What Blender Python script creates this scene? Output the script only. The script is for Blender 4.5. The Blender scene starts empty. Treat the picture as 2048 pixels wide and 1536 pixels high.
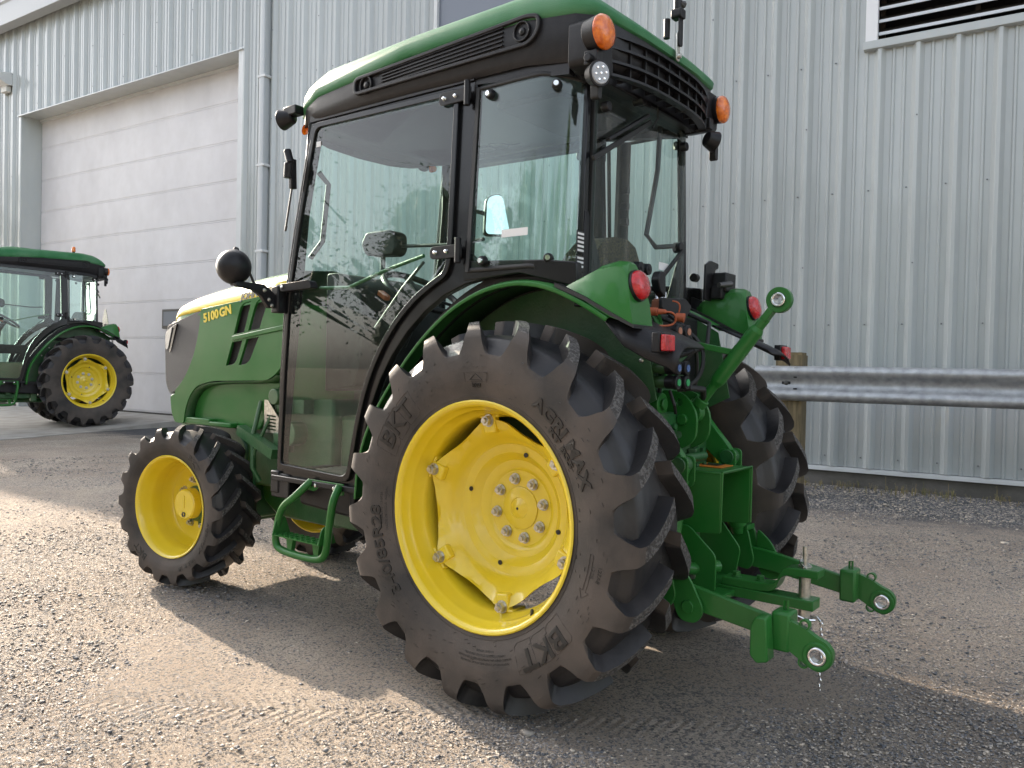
import bpy, bmesh, math, random
import numpy as np
from math import sin, cos, pi, radians as RAD
from mathutils import Vector, Matrix
random.seed(5); rng = np.random.default_rng(5)
SC = bpy.context.scene
COL = SC.collection

# ------------------------------------------------------------ camera, light, exposure
CX, CY, CZ = -1.70418699, 2.68750698, 1.13795447
YAW, PITCH, ROLL, FPX = -0.904495758, -0.0172664773, 0.0219233880, 1600.12
f = Vector((cos(PITCH)*cos(YAW), cos(PITCH)*sin(YAW), sin(PITCH)))
r = Vector((sin(YAW), -cos(YAW), 0)); u = r.cross(f)
r2 = cos(ROLL)*r + sin(ROLL)*u; u2 = -sin(ROLL)*r + cos(ROLL)*u
cd = bpy.data.cameras.new('camera'); cam = bpy.data.objects.new('camera', cd); COL.objects.link(cam)
M = Matrix((( r2.x, u2.x, -f.x, CX), (r2.y, u2.y, -f.y, CY), (r2.z, u2.z, -f.z, CZ), (0, 0, 0, 1)))
cam.matrix_world = M
cd.sensor_width = 36; cd.lens = FPX/2048*36; cd.clip_start = .05; cd.clip_end = 2000
SC.camera = cam

SUN_AZ, SUN_EL = RAD(-10.0), RAD(24.5)          # azimuth measured from +X (tractor heading)
w = bpy.data.worlds.new('World'); SC.world = w; w.use_nodes = True
nt = w.node_tree; nt.nodes.clear()
sky = nt.nodes.new('ShaderNodeTexSky'); sky.sky_type = 'NISHITA'; sky.sun_disc = False
sky.sun_elevation = SUN_EL; sky.sun_rotation = pi/2 - SUN_AZ
sky.air_density = 1.0; sky.dust_density = 3.6; sky.ozone_density = 1.0; sky.altitude = 100
hs = nt.nodes.new('ShaderNodeHueSaturation'); hs.inputs['Saturation'].default_value = .40
bg = nt.nodes.new('ShaderNodeBackground'); bg.inputs['Strength'].default_value = .15
wo = nt.nodes.new('ShaderNodeOutputWorld')
nt.links.new(sky.outputs[0], hs.inputs['Color']); nt.links.new(hs.outputs[0], bg.inputs[0]); nt.links.new(bg.outputs[0], wo.inputs[0])
sl = bpy.data.lights.new('sun', 'SUN'); sl.energy = 3.2; sl.angle = RAD(.6); sl.color = (1, .84, .66)
so = bpy.data.objects.new('sun', sl); COL.objects.link(so)
sd = Vector((cos(SUN_EL)*cos(SUN_AZ), cos(SUN_EL)*sin(SUN_AZ), sin(SUN_EL)))
so.rotation_euler = sd.to_track_quat('Z', 'Y').to_euler(); so.location = (8, -3, 12)
SC.view_settings.view_transform = 'Standard'; SC.view_settings.look = 'None'
SC.view_settings.gamma = 1; SC.view_settings.exposure = 1.9
SC.view_settings.use_curve_mapping = False
SC.render.engine = 'CYCLES'
SC.cycles.max_bounces = 8; SC.cycles.transparent_max_bounces = 24

# ------------------------------------------------------------ materials
def mat(name, c, rough=.5, metal=0, c2=None, scale=8, spec=.5, coat=0, bump=0, bscale=60, lo=.35, hi=.65,
        r2_=None, dust=0, dustc=(.30,.25,.20), trans=0, emis=0, island=0, stretch=None, detail=6):
    m = bpy.data.materials.new(name); m.use_nodes = True; n = m.node_tree.nodes; L = m.node_tree.links
    b = n['Principled BSDF']; b.inputs['Base Color'].default_value = (*c, 1); b.inputs['Roughness'].default_value = rough
    b.inputs['Metallic'].default_value = metal; b.inputs['Specular IOR Level'].default_value = spec
    b.inputs['Coat Weight'].default_value = coat; b.inputs['Coat Roughness'].default_value = .06
    if trans: b.inputs['Transmission Weight'].default_value = trans
    tc = n.new('ShaderNodeTexCoord'); co = tc.outputs['Object']
    if stretch:
        mp = n.new('ShaderNodeMapping'); mp.inputs['Scale'].default_value = stretch; L.new(co, mp.inputs[0]); co = mp.outputs[0]
    last = None
    if c2 is not None:
        nz = n.new('ShaderNodeTexNoise'); nz.inputs['Scale'].default_value = scale; nz.inputs['Detail'].default_value = detail; L.new(co, nz.inputs['Vector'])
        rp = n.new('ShaderNodeValToRGB'); rp.color_ramp.elements[0].position = lo; rp.color_ramp.elements[1].position = hi
        rp.color_ramp.elements[0].color = (*c, 1); rp.color_ramp.elements[1].color = (*c2, 1)
        L.new(nz.outputs['Fac'], rp.inputs[0]); last = rp.outputs[0]
        if r2_ is not None:
            mr = n.new('ShaderNodeMapRange'); mr.inputs[3].default_value = rough; mr.inputs[4].default_value = r2_
            L.new(nz.outputs['Fac'], mr.inputs[0]); L.new(mr.outputs[0], b.inputs['Roughness'])
    if island:
        g = n.new('ShaderNodeNewGeometry'); rp = n.new('ShaderNodeValToRGB')
        rp.color_ramp.elements[0].color = (*c, 1); rp.color_ramp.elements[1].color = (*c2, 1)
        L.new(g.outputs['Random Per Island'], rp.inputs[0]); last = rp.outputs[0]
    if dust:
        g = n.new('ShaderNodeNewGeometry'); sp = n.new('ShaderNodeSeparateXYZ'); L.new(g.outputs['Normal'], sp.inputs[0])
        nz = n.new('ShaderNodeTexNoise'); nz.inputs['Scale'].default_value = 5; nz.inputs['Detail'].default_value = 8; L.new(tc.outputs['Object'], nz.inputs['Vector'])
        ma = n.new('ShaderNodeMapRange'); ma.inputs[1].default_value = .35; ma.inputs[2].default_value = .75; ma.inputs[3].default_value = 0; ma.inputs[4].default_value = dust
        L.new(nz.outputs['Fac'], ma.inputs[0])
        mx = n.new('ShaderNodeMix'); mx.data_type = 'RGBA'; L.new(ma.outputs[0], mx.inputs[0])
        if last: L.new(last, mx.inputs[6])
        else: mx.inputs[6].default_value = (*c, 1)
        mx.inputs[7].default_value = (*dustc, 1); last = mx.outputs[2]
    if last: L.new(last, b.inputs['Base Color'])
    if bump:
        nb = n.new('ShaderNodeTexNoise'); nb.inputs['Scale'].default_value = bscale; nb.inputs['Detail'].default_value = 5; L.new(co, nb.inputs['Vector'])
        bp = n.new('ShaderNodeBump'); bp.inputs['Strength'].default_value = bump; bp.inputs['Distance'].default_value = .01
        L.new(nb.outputs['Fac'], bp.inputs['Height']); L.new(bp.outputs[0], b.inputs['Normal'])
    if emis: b.inputs['Emission Color'].default_value = (*c, 1); b.inputs['Emission Strength'].default_value = emis
    return m

def glass_mat(name, tint, ior=1.5, rough=0, film=0):
    m = bpy.data.materials.new(name); m.use_nodes = True; n = m.node_tree.nodes; L = m.node_tree.links; n.clear()
    o = n.new('ShaderNodeOutputMaterial'); t = n.new('ShaderNodeBsdfTransparent'); t.inputs[0].default_value = (*tint, 1)
    g = n.new('ShaderNodeBsdfGlossy'); g.inputs['Roughness'].default_value = rough
    fr = n.new('ShaderNodeFresnel'); fr.inputs[0].default_value = ior
    ge = n.new('ShaderNodeNewGeometry'); iv = n.new('ShaderNodeMath'); iv.operation = 'SUBTRACT'; iv.inputs[0].default_value = 1; L.new(ge.outputs['Backfacing'], iv.inputs[1])
    fm = n.new('ShaderNodeMath'); fm.operation = 'MULTIPLY'; L.new(fr.outputs[0], fm.inputs[0]); L.new(iv.outputs[0], fm.inputs[1])   # reflect at the outer face only
    mx = n.new('ShaderNodeMixShader'); L.new(fm.outputs[0], mx.inputs[0]); L.new(t.outputs[0], mx.inputs[1]); L.new(g.outputs[0], mx.inputs[2])
    last = mx.outputs[0]
    if film:   # thin dust film on the pane
        d = n.new('ShaderNodeBsdfDiffuse'); d.inputs[0].default_value = (.55, .53, .48, 1)
        tc = n.new('ShaderNodeTexCoord'); nz = n.new('ShaderNodeTexNoise'); nz.inputs['Scale'].default_value = 4; nz.inputs['Detail'].default_value = 8; nz.inputs['Roughness'].default_value = .7
        L.new(tc.outputs['Object'], nz.inputs['Vector'])
        mr = n.new('ShaderNodeMapRange'); mr.inputs[1].default_value = .35; mr.inputs[2].default_value = .8; mr.inputs[3].default_value = film*.3; mr.inputs[4].default_value = film*1.6
        L.new(nz.outputs['Fac'], mr.inputs[0])
        m2 = n.new('ShaderNodeMixShader'); L.new(mr.outputs[0], m2.inputs[0]); L.new(last, m2.inputs[1]); L.new(d.outputs[0], m2.inputs[2]); last = m2.outputs[0]
    L.new(last, o.inputs[0]); return m

G = mat('green_paint', (.016,.125,.020), .30, c2=(.021,.145,.026), scale=3, coat=.22, dust=.08, spec=.18)
GI = mat('green_paint_satin', (.008,.080,.018), .40, c2=(.016,.10,.026), scale=14, dust=.2, bump=.15, bscale=90)
GR = mat('green_roof_plastic', (.025,.145,.05), .45, c2=(.035,.175,.065), scale=5, bump=.25, bscale=320, dust=.15, dustc=(.3,.32,.28), spec=.2)
YE = mat('yellow_paint', (.74,.54,.016), .25, c2=(.80,.60,.026), scale=4, coat=.5, dust=.16, dustc=(.38,.30,.14))
YF = mat('yellow_decal', (.80,.62,.05), .35)
BK = mat('black_plastic', (.007,.007,.009), .40, c2=(.012,.012,.014), scale=30, bump=.12, bscale=300, dust=.015, spec=.3)
BG = mat('black_gloss_frame', (.005,.005,.006), .25, coat=.12, dust=.012, spec=.3)
DG = mat('dark_grey_mesh', (.030,.030,.032), .55, c2=(.05,.05,.052), scale=250, bump=.5, bscale=350)
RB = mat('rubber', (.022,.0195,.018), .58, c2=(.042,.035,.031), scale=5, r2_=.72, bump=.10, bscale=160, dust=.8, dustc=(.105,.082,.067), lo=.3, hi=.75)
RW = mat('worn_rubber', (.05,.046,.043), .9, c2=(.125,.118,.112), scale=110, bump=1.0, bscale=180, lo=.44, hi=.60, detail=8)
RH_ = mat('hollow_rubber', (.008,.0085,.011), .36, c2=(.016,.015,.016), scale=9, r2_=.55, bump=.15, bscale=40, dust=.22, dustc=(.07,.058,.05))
RL = mat('rubber_lettering', (.008,.008,.008), .42, c2=(.014,.013,.013), scale=30)
RS = mat('rubber_seal', (.012,.012,.012), .6)
ST = mat('zinc_steel', (.66,.64,.58), .24, .9, c2=(.42,.40,.35), scale=60, r2_=.45)
CH = mat('chrome', (.75,.75,.75), .12, 1)
DS = mat('dark_steel', (.09,.09,.09), .45, .7)
OR = mat('amber_lens', (.85,.22,.01), .12, coat=.6, c2=(.55,.10,.005), scale=35, bump=.5, bscale=70)
RD = mat('red_lens', (.55,.012,.018), .12, coat=.6, c2=(.35,.006,.01), scale=45, bump=.5, bscale=80)
LW = mat('clear_lens', (.35,.37,.4), .3, 0, coat=.2, spec=.2)
RH = mat('orange_rubber', (.42,.10,.035), .55, c2=(.32,.07,.025), scale=40)
CW = mat('offwhite_plastic', (.55,.55,.52), .5)
LN = mat('headliner', (.17,.165,.15), .8, c2=(.20,.195,.18), scale=20)
SF = mat('seat_fabric', (.10,.075,.04), .9, c2=(.025,.022,.018), scale=160, lo=.45, hi=.55, bump=.6, bscale=200)
MT = mat('floor_mat', (.16,.15,.115), .7, c2=(.10,.10,.08), scale=30)
CC = mat('cab_interior_plastic', (.018,.018,.018), .55, c2=(.028,.028,.028), scale=20, spec=.2)
TXB = mat('label_black', (.01,.01,.01), .4); TXW = mat('label_white', (.7,.7,.7), .5)
GL = glass_mat('cab_glass', (.92,.98,.96), 1.6, film=.006)
GD = glass_mat('cab_glass_door', (.86,.955,.925), 1.62, film=.008)
LWH = mat('headlight_glass', (.10,.11,.12), .35, coat=.3, spec=.3)
MR = mat('mirror_glass', (.8,.8,.8), .02, 1)
WP = mat('wall_paint', (.405,.435,.435), .24, c2=(.425,.455,.455), scale=.8, spec=.6, coat=.4, stretch=(1,1,.15), dust=.10, dustc=(.33,.33,.32))
def sheet_variation(m):
    n = m.node_tree.nodes; L = m.node_tree.links; b = n['Principled BSDF']; src = b.inputs['Base Color'].links[0].from_socket
    oi = n.new('ShaderNodeObjectInfo'); mr = n.new('ShaderNodeMapRange'); mr.inputs[3].default_value = .93; mr.inputs[4].default_value = 1.05; L.new(oi.outputs['Random'], mr.inputs[0])
    tc = n.new('ShaderNodeTexCoord'); mp = n.new('ShaderNodeMapping'); mp.inputs['Scale'].default_value = (2.2, 2.2, .30); L.new(tc.outputs['Object'], mp.inputs[0])
    nz = n.new('ShaderNodeTexNoise'); nz.inputs['Scale'].default_value = 1.5; nz.inputs['Detail'].default_value = 8; L.new(mp.outputs[0], nz.inputs['Vector'])
    m2 = n.new('ShaderNodeMapRange'); m2.inputs[1].default_value = .35; m2.inputs[2].default_value = .7; m2.inputs[3].default_value = .95; m2.inputs[4].default_value = 1.03; L.new(nz.outputs['Fac'], m2.inputs[0])
    mu = n.new('ShaderNodeMath'); mu.operation = 'MULTIPLY'; L.new(mr.outputs[0], mu.inputs[0]); L.new(m2.outputs[0], mu.inputs[1])
    vm = n.new('ShaderNodeVectorMath'); vm.operation = 'SCALE'; L.new(src, vm.inputs[0]); L.new(mu.outputs[0], vm.inputs['Scale']); L.new(vm.outputs[0], b.inputs['Base Color'])
    nb = n.new('ShaderNodeTexNoise'); nb.inputs['Scale'].default_value = 1.1; L.new(tc.outputs['Object'], nb.inputs['Vector'])      # oil-canning
    bp = n.new('ShaderNodeBump'); bp.inputs['Strength'].default_value = .35; bp.inputs['Distance'].default_value = .02; L.new(nb.outputs['Fac'], bp.inputs['Height']); L.new(bp.outputs[0], b.inputs['Normal'])
sheet_variation(WP)
WT = mat('white_trim', (.62,.64,.65), .4, c2=(.56,.58,.59), scale=4)
DP = mat('door_panel_paint', (.68,.67,.69), .5, c2=(.60,.59,.61), scale=1.3, bump=.10, bscale=26, dust=.12, dustc=(.34,.31,.28), stretch=(1,1,.5))
CN = mat('concrete', (.26,.245,.22), .85, c2=(.36,.34,.31), scale=3, bump=.4, bscale=60, detail=10)
CF = mat('foundation_concrete', (.10,.095,.085), .9, c2=(.15,.14,.13), scale=5, bump=.5, bscale=40)
VD = mat('dark_opening', (.010,.011,.014), .4)
WD = mat('weathered_timber', (.09,.072,.038), .85, c2=(.20,.155,.085), scale=5, stretch=(6,6,.7), bump=.7, bscale=20)
GV = mat('galvanized_steel', (.28,.295,.31), .5, .6, c2=(.46,.48,.50), scale=14, r2_=.5, bump=.25, bscale=40, lo=.3, hi=.7, dust=.25, dustc=(.25,.24,.22))
WG = mat('window_grey_film', (.16,.18,.22), .2)
BARK = mat('bark', (.06,.045,.03), .9, c2=(.10,.08,.055), scale=12, bump=.8)
LF = mat('leaves', (.03,.07,.015), .6, c2=(.075,.13,.03), island=1)
GRS = mat('dry_weeds', (.30,.22,.11), .8, c2=(.14,.15,.06), island=1)

# ------------------------------------------------------------ mesh helper
class MB:
    def __init__(s): s.v = []; s.f = []; s.mi = []; s.cur = 0
    def add(s, vs, fs):
        o = len(s.v); s.v += [tuple(p) for p in vs]
        for q in fs: s.f.append(tuple(i+o for i in q)); s.mi.append(s.cur)
        return s
    def box(s, a, b, lean=None):
        (x0,y0,z0),(x1,y1,z1) = a, b
        v = [(x0,y0,z0),(x1,y0,z0),(x1,y1,z0),(x0,y1,z0),(x0,y0,z1),(x1,y0,z1),(x1,y1,z1),(x0,y1,z1)]
        return s.add(v, [(3,2,1,0),(4,5,6,7),(0,1,5,4),(1,2,6,5),(2,3,7,6),(3,0,4,7)])
    def obox(s, p0, p1, wy, h, up=(0,0,1)):   # box along p0->p1, width across, height h
        p0, p1 = Vector(p0), Vector(p1); d = (p1-p0).normalized(); up = Vector(up)
        sd_ = d.cross(up).normalized(); uu = sd_.cross(d).normalized()
        v = []
        for p in (p0, p1):
            for a, b in ((-1,-1),(1,-1),(1,1),(-1,1)): v.append(p + sd_*a*wy/2 + uu*b*h/2)
        return s.add(v, [(3,2,1,0),(4,5,6,7),(0,1,5,4),(1,2,6,5),(2,3,7,6),(3,0,4,7)])
    def cyl(s, p0, p1, r0, r1=None, n=20, cap=True):
        if r1 is None: r1 = r0
        p0, p1 = Vector(p0), Vector(p1); d = (p1-p0).normalized()
        a = d.orthogonal().normalized(); b = d.cross(a); v = []
        for p, rr in ((p0,r0),(p1,r1)):
            for i in range(n): t = 2*pi*i/n; v.append(p + (a*cos(t)+b*sin(t))*rr)
        fs = [(i,(i+1)%n,n+(i+1)%n,n+i) for i in range(n)]
        if cap: fs += [tuple(range(n-1,-1,-1)), tuple(range(n,2*n))]
        return s.add(v, fs)
    def ring(s, p0, p1, ro, ri, n=24):
        p0, p1 = Vector(p0), Vector(p1); d = (p1-p0).normalized(); a = d.orthogonal().normalized(); b = d.cross(a); v = []
        for p, rr in ((p0,ro),(p1,ro),(p1,ri),(p0,ri)):
            for i in range(n): t = 2*pi*i/n; v.append(p + (a*cos(t)+b*sin(t))*rr)
        return s.add(v, [(k*n+i, k*n+(i+1)%n, ((k+1)%4)*n+(i+1)%n, ((k+1)%4)*n+i) for k in range(4) for i in range(n)])
    def lathe(s, prof, c, ax='y', n=48, a0=0, a1=2*pi):  # prof: (r, h)
        c = Vector(c); full = abs(a1-a0-2*pi) < 1e-6; m = n if full else n+1; v = []
        for rr, h in prof:
            for i in range(m):
                t = a0+(a1-a0)*i/n
                if ax == 'y': v.append(c+Vector((rr*cos(t), h, rr*sin(t))))
                elif ax == 'x': v.append(c+Vector((h, rr*cos(t), rr*sin(t))))
                else: v.append(c+Vector((rr*cos(t), rr*sin(t), h)))
        return s.add(v, [(k*m+i, k*m+(i+1)%m, (k+1)*m+(i+1)%m, (k+1)*m+i) for k in range(len(prof)-1) for i in range(n)])
    def tube(s, pts, rad, n=10, closed=False, cap=True):
        P = [Vector(p) for p in pts]; m = len(P); rads = rad if isinstance(rad, (list,tuple)) else [rad]*m
        v = []; prev = None
        for i, p in enumerate(P):
            d = (P[(i+1)%m]-P[i-1]) if closed else (P[min(i+1,m-1)]-P[max(i-1,0)])
            d = d.normalized()
            if prev is None: a = d.orthogonal().normalized()
            else: a = (prev - d*prev.dot(d)); a = a.normalized() if a.length > 1e-6 else d.orthogonal().normalized()
            prev = a; b = d.cross(a)
            for k in range(n): t = 2*pi*k/n; v.append(p+(a*cos(t)+b*sin(t))*rads[i])
        fs = []
        for i in range(m if closed else m-1):
            j = (i+1)%m
            for k in range(n): fs.append((i*n+k, i*n+(k+1)%n, j*n+(k+1)%n, j*n+k))
        if cap and not closed: fs += [tuple(range(n-1,-1,-1)), tuple(range((m-1)*n, m*n))]
        return s.add(v, fs)
    def prism(s, poly, a, b, plane='xz', holes=(), lean=None):
        """poly in plane, extruded between a and b on the third axis; lean(p2)->offset added to third axis"""
        bm = bmesh.new()
        def P(q, h):
            if lean: h += lean(q)
            if plane == 'xz': return (q[0], h, q[1])
            if plane == 'yz': return (h, q[0], q[1])
            return (q[0], q[1], h)
        loops = [list(poly)]+[list(h) for h in holes]
        sides = []
        for h in (a, b):
            es = []; vs_all = []
            for lp in loops:
                vs = [bm.verts.new(P(q, h)) for q in lp]; vs_all.append(vs)
                es += [bm.edges.new((vs[i], vs[(i+1)%len(vs)])) for i in range(len(vs))]
            if len(loops) == 1 and not lean: bm.faces.new(vs_all[0])
            else: bmesh.ops.triangle_fill(bm, use_beauty=True, use_dissolve=False, edges=es)
            sides.append(vs_all)
        for A, B in zip(*sides):
            k = len(A)
            for i in range(k): bm.faces.new((A[i], A[(i+1)%k], B[(i+1)%k], B[i]))
        bmesh.ops.recalc_face_normals(bm, faces=bm.faces)
        bm.verts.index_update()
        s.add([v.co.copy() for v in bm.verts], [tuple(v.index for v in fc.verts) for fc in bm.faces]); bm.free(); return s
    def ringprism(s, po, pi_, a, b, lean=None):
        n = len(po); v = []
        for h in (a, b):
            for lp in (po, pi_): v += [(x, h+(lean((x,z)) if lean else 0), z) for x, z in lp]
        fs = []
        for i in range(n):
            j = (i+1)%n; fs += [(i,j,n+j,n+i),(2*n+i,3*n+i,3*n+j,2*n+j),(i,2*n+i,2*n+j,j),(n+i,n+j,3*n+j,3*n+i)]
        return s.add(v, fs)
    def strip(s, A, B, C_=None, D=None):   # skin between equal length polylines
        n = len(A); s.add(list(A)+list(B), [(i,i+1,n+i+1,n+i) for i in range(n-1)]); return s
    def loft(s, rows, closed=False, capends=False):
        n = len(rows[0]); v = [p for rw in rows for p in rw]
        k = n if closed else n-1
        fs = [(i*n+j, i*n+(j+1)%n, (i+1)*n+(j+1)%n, (i+1)*n+j) for i in range(len(rows)-1) for j in range(k)]
        if capends: fs += [tuple(range(n-1,-1,-1)), tuple(range((len(rows)-1)*n, len(rows)*n))]
        return s.add(v, fs)
    def mesh(s, name, m, smooth=35, recalc=True):
        me = bpy.data.meshes.new(name); me.from_pydata(s.v, [], s.f)
        ms = m if isinstance(m, (list,tuple)) else [m]
        for x in ms: me.materials.append(x)
        if len(ms) > 1: me.polygons.foreach_set('material_index', s.mi)
        if recalc:
            bm = bmesh.new(); bm.from_mesh(me); bmesh.ops.recalc_face_normals(bm, faces=bm.faces); bm.to_mesh(me); bm.free()
        if smooth:
            me.polygons.foreach_set('use_smooth', [True]*len(me.polygons)); me.set_sharp_from_angle(angle=RAD(smooth))
        me.update(); return me
    def build(s, name, m, parent=None, smooth=35, bevel=0, loc=None, rz=None, label=None, seg=2, kind=None):
        return link(name, s.mesh(name, m, smooth), parent, bevel, loc, rz, label, seg, kind)

def link(name, me, parent=None, bevel=0, loc=None, rz=None, label=None, seg=2, kind=None):
    o = bpy.data.objects.new(name, me); COL.objects.link(o); o.parent = parent
    if loc is not None: o.location = loc
    if rz is not None: o.rotation_euler = (0,0,rz)
    if bevel:
        b = o.modifiers.new('bevel', 'BEVEL'); b.width = bevel; b.segments = seg; b.limit_method = 'ANGLE'; b.angle_limit = RAD(40)
        b.harden_normals = False
    if label: o['label'] = label
    if kind: o['kind'] = kind
    return o
def empty(name, label, cat, loc=(0,0,0), rz=0, group=None):
    o = bpy.data.objects.new(name, None); COL.objects.link(o); o.location = loc; o.rotation_euler = (0,0,rz)
    o['label'] = label; o['category'] = cat
    if group: o['group'] = group
    return o
def tag(o, label, cat, group=None):
    o['label'] = label; o['category'] = cat
    if group: o['group'] = group
    return o
def arc(cx, cz, rr, a0, a1, n): return [(cx+rr*cos(RAD(a0+(a1-a0)*i/n)), cz+rr*sin(RAD(a0+(a1-a0)*i/n))) for i in range(n+1)]
def rounded(poly, rad, n=5):
    out = []; m = len(poly)
    for i in range(m):
        p = Vector(poly[i]); a = Vector(poly[i-1]); b = Vector(poly[(i+1)%m])
        rr = rad[i] if isinstance(rad, (list,tuple)) else rad
        if rr <= 0: out.append(tuple(p)); continue
        da = a-p; db = b-p; k = min(rr, da.length*.45, db.length*.45)
        A = p+da.normalized()*k; B = p+db.normalized()*k
        for j in range(n+1):
            t = j/n; q = A*(1-t)**2 + p*2*t*(1-t) + B*t*t; out.append((q.x, q.y))
    return out
def offset(poly, d):
    """inset a polygon by d (positive = inwards)"""
    m = len(poly); area = sum(poly[i][0]*poly[(i+1)%m][1]-poly[(i+1)%m][0]*poly[i][1] for i in range(m))
    sg = 1 if area > 0 else -1; out = []
    for i in range(m):
        p = Vector(poly[i]); a = Vector(poly[i-1]); b = Vector(poly[(i+1)%m])
        e1 = (p-a).normalized(); e2 = (b-p).normalized()
        n1 = Vector((-e1.y, e1.x))*sg; n2 = Vector((-e2.y, e2.x))*sg
        nn = (n1+n2); k = nn.length
        if k < 1e-6: out.append(tuple(p+n1*d)); continue
        nn /= k; q = p + nn*(d/max(.4, nn.dot(n1))); out.append((q.x, q.y))
    return out
def smooth_path(pts, it=2, closed=False):
    P = [Vector(p) for p in pts]
    for _ in range(it):
        Q = [] if closed else [P[0]]
        m = len(P)
        for i in range(m if closed else m-1):
            a, b = P[i], P[(i+1)%m]; Q += [a*.75+b*.25, a*.25+b*.75]
        if not closed: Q.append(P[-1])
        P = Q
    return P
def text_data(s, size, depth, fat=0):
    cu = bpy.data.curves.new('lettering', 'FONT'); cu.body = s; cu.size = size; cu.extrude = depth; cu.align_x = 'CENTER'; cu.align_y = 'CENTER'
    cu.resolution_u = 3; cu.offset = fat
    o = bpy.data.objects.new('tmp_text', cu); COL.objects.link(o)
    bpy.context.view_layer.update()
    dg = bpy.context.evaluated_depsgraph_get(); me = bpy.data.meshes.new_from_object(o.evaluated_get(dg)); bpy.data.objects.remove(o); return me
def text_on(name, s, size, mtl, parent, origin, xdir, ydir, depth=.0015, fat=0, sx=1):
    me = text_data(s, size, depth, fat); X = Vector(xdir).normalized(); Yv = Vector(ydir); Yv = (Yv-X*X.dot(Yv)).normalized(); Z = X.cross(Yv)
    O = Vector(origin)
    for v in me.vertices:
        c = v.co.copy(); v.co = O + X*c.x*sx + Yv*c.y + Z*c.z
    me.materials.clear(); me.materials.append(mtl)
    return link(name, me, parent)

# ------------------------------------------------------------ the place: frame of the building
WA = 0.09475530549
WDV = Vector((cos(WA), sin(WA), 0)); WNV = Vector((sin(WA), -cos(WA), 0))
BROT = pi + WA          # local x = to the right in the photo (-s), local y = away from camera, z up
def BL(x, y, z=0): return WDV*(-x) + WNV*y + Vector((0,0,z))
DW = 6.1

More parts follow.
